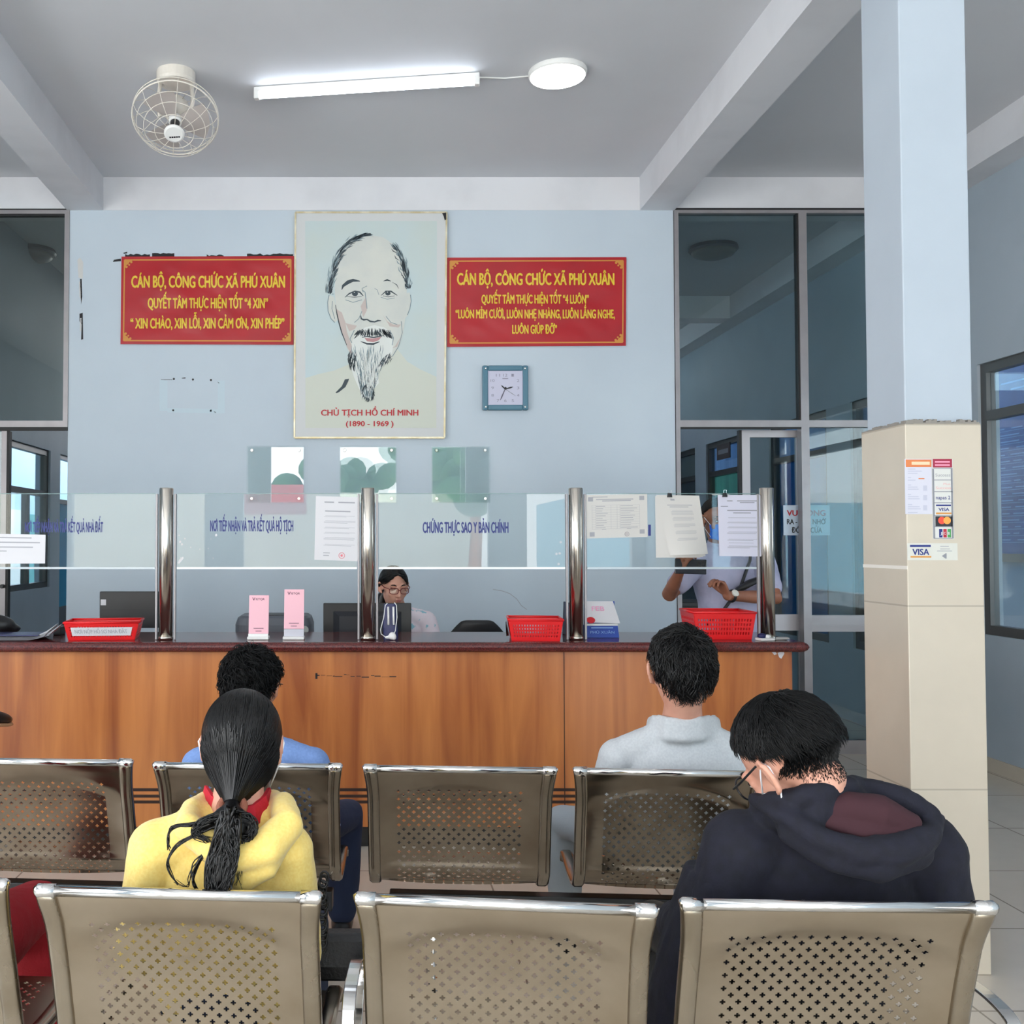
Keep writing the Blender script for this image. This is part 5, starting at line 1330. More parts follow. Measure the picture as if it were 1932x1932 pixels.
def hair(M_,root,line,vol=1.0,n=1500,length=.045,flow='crown',curl=0.3,lift=.05,seed=1,mt=None,w=.0011,name='hair',bulge=None,rough=.02,stub=None,segs=5,crown=(.1,-.62,.78)):
    rs=random.Random(seed); mb=MB(); NA,NE=64,40
    lm=lambda az: interp(line,abs(((az+math.pi)%(2*math.pi))-math.pi))
    def rad(d):
        k=cap_r(d,vol)*(1+rough*(noise.noise(d*4+V((seed,0,0)))+.5*noise.noise(d*11+V((0,seed,0)))))
        if bulge: k*=1+bulge(d)
        return k
    vs=[];fs=[]
    for j in range(NE+1):
        el=math.pi/2-(j/NE)*math.radians(172)
        for i in range(NA):
            az=2*math.pi*i/NA; d=azel(az,el)
            k=(el-lm(az)-.05*noise.noise(V((az*5,seed,0))))/.16; k=min(1,max(0,k)); k=k*k*(3-2*k)
            vs.append(M_@(HC+d*lerp(.66*cap_r(d,1),rad(d),k)))
    for j in range(NE):
        for i in range(NA):
            l=(i+1)%NA; fs.append((j*NA+i,(j+1)*NA+i,(j+1)*NA+l,j*NA+l))
    fs.append(tuple(NE*NA+i for i in range(NA))); mb.add(vs,fs)
    ck=V(crown).normalized()
    def strand(d,L,w_,lf,cu):
        pts=[]; ph=rs.uniform(-1,1)
        for s in range(segs+1):
            t=s/segs
            k=rad(d)*(1.0+lf*math.sin(t*2.4)*.7)+ .0012
            pts.append(M_@(HC+d*k))
            if flow=='crown':
                g=d-ck; g=g-d*g.dot(d)
                if g.length<1e-3: g=d.orthogonal()
                g.normalize(); sw=d.cross(g)*(.5+ph*cu+.6*noise.noise(d*5+V((seed,3,1))))
                g=(g+sw).normalized()
            else:
                g=flow(d)
            q=V((noise.noise(d*9+V((ph*7,0,seed))),noise.noise(d*9+V((5,ph*7,seed))),noise.noise(d*9+V((9,seed,ph*7)))))*cu
            g=g+q; g=g-d*g.dot(d); d=(d+g.normalized()*(L/segs/.09)).normalized()
        mb.tube(pts,[w_*(1-.85*(s/segs)**2) for s in range(segs+1)],3,caps=False)
    c=0
    while c<n:
        d=azel(rs.uniform(0,2*math.pi),math.asin(rs.uniform(-.95,1)))
        az=math.atan2(d.x,d.y)
        if math.asin(d.z)<lm(az)+.02: continue
        c+=1; strand(d,length*rs.uniform(.6,1.3)*min(1,.35+(math.asin(d.z)-lm(az))*1.1),w*rs.uniform(.6,1.4),lift*rs.uniform(0,1),curl)
    o=mb.build(name,mt or M['hair'],root,smooth=True)
    if stub:
        m2=MB(); drop,cnt=stub; bo=[c for c in root.children if c.name.startswith('body')][0]; Mi=M_.inverted(); wl=world_loc(root); cand=[]
        for p in bo.data.polygons:
            q=Mi@(p.center+wl)-HC
            if q.length>.15: continue
            d=q.normalized(); az=math.atan2(d.x,d.y); el=math.asin(d.z)
            if abs(az)<1.15 or (abs(q.x)>.066 and q.y>-.045): continue
            k=(el-(lm(az)-drop))/drop
            if k<0 or el>lm(az)+.25: continue
            cand.append((p,min(1,k)))
        for p,k in cand:
            vv=[bo.data.vertices[i].co for i in p.vertices]
            for _ in range(cnt):
                if rs.random()>k**1.3+.05: continue
                a_,b_=rs.random(),rs.random(); o=lerp(lerp(vv[0],vv[1],a_),lerp(vv[3] if len(vv)>3 else vv[2],vv[2],a_),b_)+wl
                t=(p.normal*.55+V((rs.uniform(-.3,.3),rs.uniform(-.3,.3),-.8))).normalized(); L_=lerp(.004,.013,k)*rs.uniform(.6,1.2)
                m2.tube([o-p.normal*.0005,o+t*L_*.5+p.normal*.0006,o+t*L_],[.0007,.0006,.0002],3,caps=False)
        m2.build('hair_stubble',M['hair2'],root)
    return o
def hand(mb,W,d,n,side,s=1.0,curl=(.35,.5,.4),spread=.12,thumb=(.5,.75,.35),fl=None):
    """W wrist, d finger direction, n palm normal, side: thumb side vector"""
    W,d,n,side=V(W),V(d).normalized(),V(n).normalized(),V(side).normalized()
    K=W+d*.082*s
    mb.loft([(W-d*.02*s,side*.024*s,n*.018*s),(W+d*.01*s,side*.028*s,n*.017*s),(W+d*.05*s,side*.038*s,n*.015*s),(K,side*.039*s,n*.012*s),(K+d*.008*s,side*.034*s,n*.008*s)],16,e=.8)
    Ls=[(.030,.040,.025,.020,.0088),(.010,.045,.028,.022,.0092),(-.011,.041,.026,.021,.0088),(-.030,.031,.020,.017,.0078)]
    for i,(o,a,b,c,r) in enumerate(Ls):
        p=K+side*o*s-d*.012*s; f=(d+side*(o*spread*14*.3)).normalized(); ang=0; pts=[p]; cu=curl if fl is None else fl[i]
        for l,k in zip((a+.012,b,c),cu):
            ang+=k; q=(f*math.cos(ang)+n*math.sin(ang)); p=p+q*l*s; pts.append(p)
        mb.limb(pts,[r*s,r*s*.97,r*s*.9,r*s*.8],10)
    p=W+d*.018*s+side*.022*s; t=(d*thumb[0]+side*thumb[1]+n*thumb[2]).normalized(); t2=(t+d*.5+n*.3-side*.2).normalized()
    mb.limb([p,p+t*.038*s,p+t*.038*s+t2*.032*s,p+t*.038*s+(t2+n*.2).normalized()*.056*s],[.014*s,.012*s,.0105*s,.009*s],10)
def torso(mb,hip,chest,neck,hw,dp,ax=X3,grow=1.0,shz=None,hem=None,belly=0):
    """trunk lofted along the spine, shoulders out to half width hw"""
    hip,chest,neck,ax=V(hip),V(chest),V(neck),V(ax).normalized()
    up=(neck-hip).normalized(); fw=up.cross(ax).normalized()*-1
    fw=ax.cross(up).normalized()*-1
    g=grow
    pts=[]
    def sec(t,w,d):
        p=lerp(hip,chest,t) if t<=1 else lerp(chest,neck,t-1)
        pts.append((p,ax*w*g,fw*d*g))
    sec(-.25,.150,.095); sec(0,.168,.112); sec(.3,.160,.108+belly); sec(.65,.162,.108+belly*.5); sec(1.0,hw*.93,dp); sec(1.25,hw*.96,dp*.97); sec(1.5,hw*.86,dp*.85); sec(1.72,hw*.62,dp*.70); sec(1.92,.078,.064)
    mb.loft(pts,32,e=.86)
    return fw
def sleeve(mb,sh,el,wr,r0,r1,r2,k=.5,end=1.0):
    sh,el,wr=V(sh),V(el),V(wr); w2=lerp(el,wr,end)
    mb.limb([sh,lerp(sh,el,.5),el,lerp(el,w2,.5),w2],[r0,lerp(r0,r1,.5),r1,lerp(r1,r2,.5),r2],16)
def wrinkle(seed,amp,sc=(9,9,5)):
    def f(p):
        q=V((p.x*sc[0]+seed,p.y*sc[1],p.z*sc[2]))
        return amp*(noise.noise(q)+.6*(.5-abs(noise.noise(q*1.9+V((3,1,seed)))) )+.25*noise.noise(q*5))
    return f
def legs(mb,hip,knees,ankles,rt,rk,ra,off=.085,ax=X3):
    hip=V(hip)
    for s,k,a in zip((-1,1),knees,ankles):
        h=hip+V(ax)*s*off; mb.limb([h,lerp(h,V(k),.5),V(k),lerp(V(k),V(a),.5),V(a)],[rt,lerp(rt,rk,.4),rk,lerp(rk,ra,.45),ra],18)
def shoes(root,ankles,dirs,mt):
    for a,d in zip(ankles,dirs):
        a=V(a); d=V(d).normalized(); sd=d.cross(Z3)
        mb=MB(); b=V((a.x,a.y,0))
        mb.loft([(b-d*.06+Z3*.03,sd*.030,Z3*.028),(b-d*.03+Z3*.042,sd*.036,Z3*.042),(b+d*.05+Z3*.036,sd*.040,Z3*.035),(b+d*.13+Z3*.026,sd*.043,Z3*.025),(b+d*.18+Z3*.02,sd*.034,Z3*.019),(b+d*.205+Z3*.016,sd*.016,Z3*.012)],18)
        mb.build('shoe',mt,root,smooth=True)
def seated(label,org,hip,chest,neck,hw,dp,Mh,sh,el,wr,knees,ankles,cloth,trous,skin,grow=1.0,r=(.062,.052,.040),slv=1.0,amp=.005,seed=1,extra=None,shoe=None,voxel=.0075,nr=.054,hands=True,fd=1,cname='shirt',lt=(.086,.066,.055)):
    root=thing('person',label,'person',org)
    ax=(V(sh[1])-V(sh[0])); ax.z*=.3; ax.normalize()
    body=MB(); head(body,Mh,neck,nr)
    torso(body,hip,chest,neck,hw*.88,dp*.86,ax,.93)
    for s,e,w in zip(sh,el,wr):
        sleeve(body,s,e,w,r[0]*.72,r[1]*.74,.026)
    legs(body,hip,knees,ankles,lt[0]*.8,lt[1]*.78,.034,ax=ax)
    for i,(e,w) in enumerate(zip(el,wr)):
        d=(V(w)-V(e)).normalized(); s=1 if i==0 else -1
        sd=ax*s*fd; n=V((0,0,-1)); n=(n-d*n.dot(d)).normalized(); sd=(sd-d*sd.dot(d)-n*sd.dot(n)).normalized()
        if hands: hand(body,V(w)+d*.01,d,n,sd,.92)
    for a in ankles:
        if a[2]<.2: body.limb([V(a),V((a[0],a[1],.05))+Y3*.06*fd],[.034,.03],10)
    fuse('body',body,skin,root,.0055,3)
    c=MB(); torso(c,hip,chest,neck,hw,dp,ax,grow)
    for s,e,w in zip(sh,el,wr):
        s=V(s); c.blob(s,(r[0]*1.02,r[0]*1.05,r[0])); c.limb([lerp(V(neck),s,.38)-Z3*.012,s],[.055,r[0]*.95],14)
        sleeve(c,s,e,w,r[0],r[1],r[2],end=slv)
    if extra: extra(c)
    fuse(cname,c,cloth,root,voxel,4,wrinkle(seed,amp))
    t=MB(); legs(t,hip,knees,[lerp(V(k),V(a),.93) for k,a in zip(knees,ankles)],*lt,ax=ax); t.blob(V(hip),(.165,.125,.10))
    fuse('trousers',t,trous,root,.009,4,wrinkle(seed+9,.004))
    shoes(root,[a for a in ankles if a[2]<.2],[V((0,fd,0))]*2,shoe or M['dark'])
    return root
def pt3(px,py,D): return P(px,py,D)
# ---- woman in the yellow hoodie
bx_,by_=NC[1][0].x,NC[1][0].y
cl=mat('yellow_hoodie_fabric',(252,222,130),.85,var=(160,(248,214,118),.4,.6),bump=(300,.08),sheen=.3)
red_c=mat('crimson_collar',(190,22,44),.8,bump=(120,.2))
den=mat('dark_blue_denim',(34,44,66),.85,bump=(200,.1))
cxw=P(418,1600,2.15).x
neck1=pt3(449,1524,2.165); Mh1=HM(pt3(457,1412,2.215),0.0,.16,.02,1.0)
sh1=[pt3(298,1600,2.15),pt3(536,1606,2.15)]
el1=[pt3(262,1790,2.17),pt3(556,1800,2.17)]; wr1=[V((cxw-.12,2.42,.50)),V((cxw+.13,2.42,.50))]
def hood1(c):
    n=neck1
    # folded hood lying around the neck
    A=[pt3(392,1512,2.24),pt3(362,1528,2.15),pt3(352,1560,2.075),pt3(400,1600,2.035),pt3(452,1618,2.03),pt3(505,1598,2.035),pt3(545,1556,2.075),pt3(537,1520,2.15),pt3(512,1505,2.24)]
    c.limb(A,[.020,.027,.032,.032,.030,.034,.034,.028,.020],12)
    c.limb([pt3(370,1560,2.09),pt3(430,1640,2.045),pt3(455,1668,2.045)],[.022,.024,.02],10); c.limb([pt3(545,1560,2.09),pt3(500,1640,2.045),pt3(462,1668,2.045)],[.022,.026,.02],10)
EAR=.25
p1=seated('person in yellow hoodie with a long black ponytail, sitting with the back turned',(cxw,2.2,0),(cxw+.01,2.25,.50),(cxw+.005,2.19,.735),neck1,.182,.100,Mh1,sh1,el1,wr1,
   [(cxw-.12,2.66,.475),(cxw+.14,2.66,.475)],[(cxw-.12,2.70,.08),(cxw+.14,2.70,.08)],cl,den,M['skin3'],r=(.060,.056,.043),amp=.006,seed=2,extra=hood1,cname='hoodie')
mb=MB(); q=[pt3(386,1492,2.215),pt3(398,1512,2.155),pt3(424,1530,2.112),pt3(452,1536,2.10),pt3(480,1530,2.112),pt3(502,1512,2.155),pt3(510,1496,2.215)]
n_=len(q); vs=[]
for k,p in enumerate(q):
    o=(p-V((neck1.x,neck1.y,p.z))).normalized(); vs+=[p+Z3*.012,p-Z3*.026+o*.012,p-Z3*.026+o*.004,p+Z3*.012-o*.008]
fs=[(k*4+a,k*4+(a+1)%4,(k+1)*4+(a+1)%4,(k+1)*4+a) for k in range(n_-1) for a in range(4)]; mb.add(vs,fs); mb.build('red_collar',red_c,p1,fix=True,smooth=False)
tie=pt3(438,1516,2.085); R1=Mh1.inverted()@tie
td_=(R1-HC).normalized()
def flow_tie(d): g=td_-d; g=g-d*g.dot(d); return g.normalized() if g.length>1e-4 else d.orthogonal()
line1=[(0,.62),(.7,.42),(1.2,.10),(1.55,-.12),(1.9,-.50),(2.4,-.75),(3.15,-.80)]
hair(Mh1,p1,line1,1.03,2600,.10,flow_tie,.10,.004,3,w=.0010,rough=.004,segs=7,bulge=lambda d:.05*max(0,d.dot(td_))**6)
pm=MB(); rs=random.Random(12)
pm.limb([Mh1@(HC+td_*.080),lerp(Mh1@(HC+td_*.080),tie,.6),tie],[.046,.026,.015],16)
cone=MB()
for k in range(900):
    a=rs.uniform(0,6.283); u_=td_.orthogonal().normalized(); v_=td_.cross(u_); th0=rs.uniform(.75,1.15); pts=[]
    for q in range(5):
        th=lerp(th0,.62,q/4); d=td_*math.cos(th)+(u_*math.cos(a)+v_*math.sin(a))*math.sin(th); pts.append(Mh1@(HC+d*(cap_r(d,1.03)*1.045+rs.uniform(0,.0015))))
    e_=pts[-1]; ax_=(tie-Mh1@(HC+td_*.08)).normalized(); off=(e_-tie); off=off-ax_*off.dot(ax_); off.normalize()
    t1=tie+off*.016; c1=e_+(pts[-1]-pts[-2]).normalized()*.02
    for q in range(1,7):
        t=q/6; pts.append(e_*(1-t)**2+c1*2*t*(1-t)+t1*t*t)
    cone.tube(pts,[.0013]*len(pts),3,caps=False)
cone.build('gathered_hair',M['hair'],p1,smooth=True)
pt_=[tie,pt3(436,1538,2.05),pt3(428,1570,2.02),pt3(418,1610,1.998),pt3(410,1650,1.996),pt3(404,1680,2.012),pt3(402,1700,2.03)]
pm.limb(pt_,[.015,.020,.024,.026,.025,.020,.010],14)
pm.limb([tie,pt3(412,1545,2.05),pt3(386,1556,2.045),pt3(374,1566,2.04),pt3(384,1584,2.035),pt3(405,1592,2.03)],[.010,.017,.016,.012,.010,.009],10)
pm.limb([tie,pt3(458,1545,2.05),pt3(472,1562,2.04),pt3(468,1578,2.035),pt3(450,1566,2.04)],[.010,.014,.014,.011,.009],10)
fuse('ponytail',pm,M['hair'],p1,.0045,3,lambda p:.002*noise.noise(V((p.x*90,p.y*30,p.z*14))))
sm=MB()
def lock(px,w,nst=1,D=2.02,j=3):
    for k in range(nst):
        o=[(rs.uniform(-j,j),rs.uniform(-j,j)) for _ in px]; n=len(px)
        c=spline([(x+ox,y+oy) for (x,y),(ox,oy) in zip(px,o)],5)
        sm.tube([pt3(p.x,p.y,D-.012+rs.uniform(-.006,.006)) for p in c],[w*(1-.7*i/len(c)) for i in range(len(c))],5,caps=False)
lock([(400,1550),(360,1556),(325,1562),(317,1585),(319,1602)],.0028,5,2.03)
lock([(410,1560),(370,1575),(335,1595),(317,1625),(322,1650),(334,1668)],.0022,6,2.03)
lock([(420,1590),(385,1610),(366,1645),(368,1672),(385,1690)],.0026,6,2.03)
lock([(412,1600),(368,1625),(358,1655),(352,1672),(330,1662)],.0016,3,2.03)
lock([(450,1560),(455,1600),(448,1640),(450,1672)],.0010,10,2.03,10)
lock([(440,1545),(438,1600),(430,1640),(424,1684)],.0026,40,1.988,14)
lock([(430,1540),(412,1590),(402,1640),(398,1684)],.0026,40,1.988,14)
lock([(436,1530),(424,1580),(440,1630),(418,1680)],.0022,24,1.985,10)
lock([(442,1534),(468,1542),(480,1562),(466,1582),(446,1576)],.0020,26,2.022,7)
lock([(432,1534),(400,1542),(376,1556),(368,1574),(394,1586)],.0020,26,2.022,7)
sm.build('loose_hair',M['hair'],p1,smooth=True)
mb=MB(); dr=(pt3(434,1538,2.045)-tie).normalized()
mb.tube([tie+V((.024*math.cos(a),0,0))+(V((0,.75,.65)).normalized())*.024*math.sin(a)-V((0,.004,.006)) for a in [2*math.pi*k/20 for k in range(20)]],.0085,8,closed=True); mb.build('hair_tie',mat('brown_hair_tie',(150,92,72),.8,bump=(200,.3)),p1,smooth=True)
# bag strap hanging at her right side
mb=MB(); c=[pt3(x,y,2.28) for x,y in((612,1655),(606,1680),(611,1705),(607,1735),(610,1765),(606,1800))]
for a,b in zip(c,c[1:]):
    for k in range(3):
        o=lerp(a,b,k/3); mb.tube([o+V((.009*math.cos(t),.006*math.sin(t)*(k%2),.012*math.sin(t))) for t in[2*math.pi*i/10 for i in range(10)]],.0032,5,closed=True)
hb=thing('handbag','black handbag with a chain strap at the right side of the woman in yellow','bag',(P(640,1800,2.5).x,2.5,.415))
mb.build('chain_strap',M['dark'],hb,smooth=True)
c=P(640,1800,2.5); mb=MB(); mb.loft([(V((c.x,2.5,.415)),V((.085,0,0)),V((0,.04,0))),(V((c.x,2.5,.45)),V((.087,0,0)),V((0,.042,0))),(V((c.x,2.5,.505)),V((.082,0,0)),V((0,.03,0))),(V((c.x,2.5,.52)),V((.07,0,0)),V((0,.02,0)))],24,e=.5); mb.build('body',mat('black_leather',(20,20,24),.45,bump=(120,.15)),hb,smooth=False,bevel=.006)

EAR=1.0
# ---- man in the light blue shirt
D2=3.30; cx2=P(481,1420,D2).x
lb=mat('light_blue_shirt',(132,164,222),.85,var=(140,(124,156,214),.4,.6),bump=(220,.08))
nk=pt3(478,1392,D2); Mh2=HM(pt3(476,1296,D2+.02),-.30,.10,0,.98)
p2=seated('person in light blue shirt sitting in front of the woman in yellow',(cx2,D2+.05,0),(cx2,D2+.06,.50),(cx2,D2+.0,.70),nk,.200,.105,Mh2,
  [pt3(378,1446,D2),pt3(588,1446,D2)],[pt3(352,1560,D2+.03),pt3(612,1560,D2+.03)],[V((cx2-.12,D2+.32,.52)),V((cx2+.14,D2+.32,.52))],
  [(cx2-.16,D2+.50,.46),(P(668,1560,D2+.5).x-.03,D2+.50,.455)],[(cx2-.16,D2+.52,.08),(P(660,1600,D2+.5).x-.03,D2+.52,.08)],lb,mat('navy_trousers',(32,44,72),.85,bump=(160,.1)),M['skin'],seed=5,r=(.062,.052,.04),slv=.35,amp=.004)
line2=[(0,.72),(.7,.50),(1.2,.22),(1.5,.05),(1.75,-.25),(2.1,-.62),(2.5,-.80),(3.15,-.86)]
hair(Mh2,p2,line2,1.06,2600,.055,'crown',1.0,.30,5,w=.0015,rough=.10,crown=(0,-.35,.9),mt=M['hair2'])
mb=MB(); 
for s in(1,-1):
    mb.tube([Mh2@V(p) for p in((s*.079,-.012,.022),(s*.082,.02,.014),(s*.079,.07,.010),(s*.062,.094,.008))],.0016,6)
    mb.tube([Mh2@V((s*.031+.026*math.cos(a)*s,.098-.006*abs(math.cos(a)),.002+.017*math.sin(a))) for a in[2*math.pi*k/16 for k in range(16)]],.0014,5,closed=True)
mb.build('glasses',M['dark'],p2,smooth=True)
face_parts(Mh2,p2)
# ---- man in the pale grey polo shirt
D3=3.24; cx3=P(1284,1400,D3).x
pg=mat('pale_grey_polo_fabric',(200,204,207),.85,var=(150,(192,196,200),.4,.6),bump=(260,.08))
nk=pt3(1287,1362,D3-.02); Mh3=HM(pt3(1285,1268,D3-.06),0,.04,0,1.10)
def collar3(c):
    A=[pt3(1226,1368,D3+.04),pt3(1236,1366,D3-.03),pt3(1260,1370,D3-.085),pt3(1290,1373,D3-.095),pt3(1320,1370,D3-.085),pt3(1345,1366,D3-.03),pt3(1352,1370,D3+.04)]
    for d,r in((-.030,.02),(-.012,.016),(.006,.014),(.020,.011)): c.limb([p+Z3*d for p in A],[r]*7,10)
p3=seated('person in pale grey polo shirt sitting below the right red basket',(cx3,D3+.05,0),(cx3,D3+.08,.50),(cx3,D3+.0,.72),nk,.205,.108,Mh3,
  [pt3(1166,1432,D3),pt3(1402,1432,D3)],[pt3(1134,1545,D3+.02),pt3(1432,1545,D3+.02)],[V((cx3-.14,D3+.30,.53)),V((cx3+.14,D3+.30,.53))],
  [(P(1066,1600,D3+.45).x,D3+.46,.46),(cx3+.18,D3+.48,.46)],[(P(1070,1600,D3+.45).x,D3+.50,.08),(cx3+.18,D3+.50,.08)],pg,mat('pale_grey_trousers',(160,168,174),.85,bump=(160,.1)),M['skin3'],seed=7,r=(.064,.057,.05),slv=.30,amp=.004,extra=collar3,cname='polo_shirt',nr=.058)
line3=[(0,.72),(.7,.50),(1.2,.28),(1.5,.14),(1.75,-.08),(2.1,-.55),(2.5,-.85),(3.15,-.98)]
hair(Mh3,p3,line3,1.03,3000,.055,'crown',.9,.20,9,w=.0014,rough=.06,crown=(.12,-.55,.8))
# ---- man in the navy hooded jacket
D4=2.10; cx4=P(1568,1650,D4).x
nv=mat('navy_jacket_fabric',(22,23,38),.9,var=(40,(17,18,30),.4,.65),bump=(240,.1))
nk=pt3(1548,1548,D4+.01); Mh4=HM(pt3(1496,1438,D4-.03),.50,.58,-.26,1.10)
def hood4(c):
    # stand-up collar hugging the nape
    c.limb([pt3(1428,1518,D4+.02),pt3(1456,1508,D4-.06),pt3(1502,1504,D4-.10),pt3(1550,1492,D4-.11),pt3(1598,1478,D4-.08),pt3(1630,1484,D4+.0)],[.014,.017,.019,.019,.018,.014],12)
    c.limb([pt3(1440,1540,D4+.02),pt3(1480,1535,D4-.06),pt3(1545,1525,D4-.095),pt3(1610,1515,D4-.07),pt3(1650,1520,D4+.0)],[.026,.032,.034,.032,.026],12)
    # hood lip running down to the right, and its far ridge
    c.limb([pt3(1424,1508,D4-.02),pt3(1470,1536,D4-.10),pt3(1545,1580,D4-.135),pt3(1625,1605,D4-.155),pt3(1700,1605,D4-.15),pt3(1755,1575,D4-.11),pt3(1770,1545,D4-.05)],[.015,.019,.022,.024,.026,.024,.018],14)
    c.limb([pt3(1600,1482,D4-.03),pt3(1650,1488,D4-.055),pt3(1700,1505,D4-.07),pt3(1750,1530,D4-.07),pt3(1772,1548,D4-.06)],[.016,.019,.021,.021,.016],12)
    c.limb([pt3(1490,1570,D4-.09),pt3(1570,1610,D4-.12),pt3(1650,1630,D4-.13),pt3(1730,1610,D4-.10)],[.026,.034,.036,.03],14)
p4=seated('person in navy hooded jacket bending over on the nearest bench',(cx4,2.2,0),(cx4,2.235,.50),(cx4-.01,2.165,.735),nk,.215,.110,Mh4,
  [pt3(1400,1600,D4+.03),pt3(1745,1610,D4+.03)],[pt3(1345,1770,D4+.05),pt3(1782,1780,D4+.05)],[V((cx4-.20,2.46,.55)),V((cx4+.10,2.46,.55))],
  [(cx4-.20,2.66,.475),(cx4+.16,2.66,.475)],[(cx4-.2,2.70,.08),(cx4+.16,2.70,.08)],nv,M['dark'],M['skin3'],seed=11,r=(.076,.070,.055),amp=.008,extra=hood4,cname='hooded_jacket')
mb=MB(); mb.limb([pt3(1548,1524,D4-.095),pt3(1600,1522,D4-.105),pt3(1660,1532,D4-.112),pt3(1718,1552,D4-.11)],[.020,.030,.034,.022],14); mb.limb([pt3(1560,1548,D4-.105),pt3(1630,1568,D4-.118),pt3(1700,1576,D4-.12)],[.02,.026,.022],12); fuse('hood_lining',mb,mat('maroon_hood_lining',(58,28,36),.9),p4,.006,4,wrinkle(4,.003))
# jacket tail hanging over the left edge of the seat
mb=MB(); q=[pt3(1345,1640,2.17),pt3(1318,1720,2.18),pt3(1298,1800,2.18),pt3(1288,1880,2.18),pt3(1280,1960,2.18)]
mb.loft([(p,V((.05+.004*k,0,0)),V((0,.085,0))) for k,p in enumerate(q)],24,e=.8); mb.limb([pt3(1400,1640,2.15),pt3(1358,1690,2.16),pt3(1325,1760,2.17)],[.07,.062,.05],14)
fuse('jacket_tail',mb,nv,p4,.008,4,wrinkle(13,.007))
CD[0]=.104
line4=[(0,.72),(.7,.55),(1.2,.30),(1.5,.14),(1.75,.0),(2.1,-.14),(2.5,-.24),(3.15,-.28)]
hair(Mh4,p4,line4,1.03,3000,.050,'crown',.45,.05,13,w=.0013,rough=.02,crown=(.05,-.45,.85),mt=M['hair2'],stub=(.80,18))
CD[0]=.122
mb=MB()
for s in(1,-1):
    mb.tube([Mh4@V(p) for p in((s*.080,-.022,.030),(s*.084,.01,.026),(s*.080,.06,.016),(s*.064,.098,.012))],.0024,6)
    mb.tube([Mh4@V((s*(.033+.029*math.cos(a)),.103-.010*max(0,math.cos(a)),.002+.021*math.sin(a))) for a in[2*math.pi*k/18 for k in range(18)]],.0022,5,closed=True)
mb.tube([Mh4@V((-.008,.106,.006)),Mh4@V((.008,.106,.006))],.002,6); mb.build('glasses',M['dark'],p4,smooth=True)
mk=mat('white_face_mask',(232,234,240),.8)
def mask(Mx,root,mt,strap=True,sk=None):
    mb=MB(); n=12; vs=[]
    for j in range(9):
        v=j/8; z=lerp(-.008,-.108,v)
        for i in range(n+1):
            u=i/n*2-1; ax_=abs(u)
            x=u*.064; y=.112-.062*ax_**2.2-.014*abs(v-.35)*2+.004*math.sin(v*16); vs.append((x*(1-.12*v),y,z+.012*ax_*(1 if v>.5 else -1)*abs(v-.5)*2))
    N=len(vs); vs2=[(x*1.01,y+.0018,z) for x,y,z in vs]
    fs=[(j*(n+1)+i,j*(n+1)+i+1,(j+1)*(n+1)+i+1,(j+1)*(n+1)+i) for j in range(8) for i in range(n)]
    mb.add([Mx@V(p) for p in vs2+vs],fs+[tuple(a+N for a in f[::-1]) for f in fs]); o=mb.build('face_mask',mt,root,smooth=True,fix=True)
    mb=MB()
    for s in(-1,1): mb.tube([Mx@V(p) for p in((s*.060,.052,-.022),(s*.076,.016,.010),(s*.084,-.008,.030),(s*.091,-.023,.014),(s*.084,-.012,-.022),(s*.072,.018,-.052),(s*.056,.050,-.088))],.0017,6)
    mb.build('mask_strap',mk,root,smooth=True); return o
mask(Mh4,p4,mk); mask(Mh1,p1,mk); face_parts(Mh4,p4)
# ---- person in red trousers on the left seat (only a leg is in view)
bxa,bya=NC[0][0].x,NC[0][0].y
c6=bxa+.02
rt_=mat('dark_red_trousers',(150,10,26),.85,bump=(140,.15)); dk_=mat('black_sleeve',(24,20,24),.85)
Mh6=HM((c6-.14,bya+.30,1.06),0,.2,0,1)
p6=seated('person in dark red trousers at the left edge beside the woman in yellow',(c6,bya+.3,0),(c6-.05,bya+.31,.50),(c6-.08,bya+.24,.735),(c6-.10,bya+.24,.91),.182,.10,Mh6,
  [(c6-.27,bya+.24,.84),(c6+.07,bya+.24,.84)],[(c6-.32,bya+.30,.60),(c6+.06,bya+.40,.62)],[(c6-.20,bya+.56,.56),(c6-.06,bya+.58,.60)],
  [(c6-.10,bya+.74,.475),(P(62,1800,bya+.74).x,bya+.74,.475)],[(c6-.10,bya+.78,.08),(P(62,1800,bya+.74).x+.01,bya+.76,.08)],dk_,rt_,M['skin'],seed=17,lt=(.098,.08,.07))
hair(Mh6,p6,line2,1.04,500,.05,'crown',.5,.08,15,w=.0014)
face_parts(Mh6,p6); 
# ---- person with crossed legs at the left end of the far bench (only a shoe toe is in view)
ca=FC[0][0]; c9=ca.x
A9=V((-1.615,ca.y+.98,.775)); d9=V((.48,.86,-.20)).normalized()
Mh9=HM((c9,ca.y+.28,1.04),0,.1,0,1)
p9=seated('person with a black tan-soled shoe crossed high at the left edge of the view',(c9,ca.y+.25,0),(c9,ca.y+.26,.50),(c9,ca.y+.20,.72),(c9,ca.y+.2,.89),.19,.10,Mh9,
  [(c9-.17,ca.y+.2,.83),(c9+.17,ca.y+.2,.83)],[(c9-.22,ca.y+.26,.60),(c9+.2,ca.y+.26,.60)],[(c9-.12,ca.y+.5,.58),(c9+.06,ca.y+.5,.60)],
  [(c9-.04,ca.y+.66,.655),(c9+.08,ca.y+.68,.475)],[tuple(A9),(c9+.08,ca.y+.7,.08)],M['paleprint'],M['dark2'],M['skin'],seed=31)
hair(Mh9,p9,line2,1.04,500,.05,'crown',.5,.08,33,w=.0014); face_parts(Mh9,p9)
up9=(Z3-d9*d9.z).normalized(); s9=d9.cross(up9)
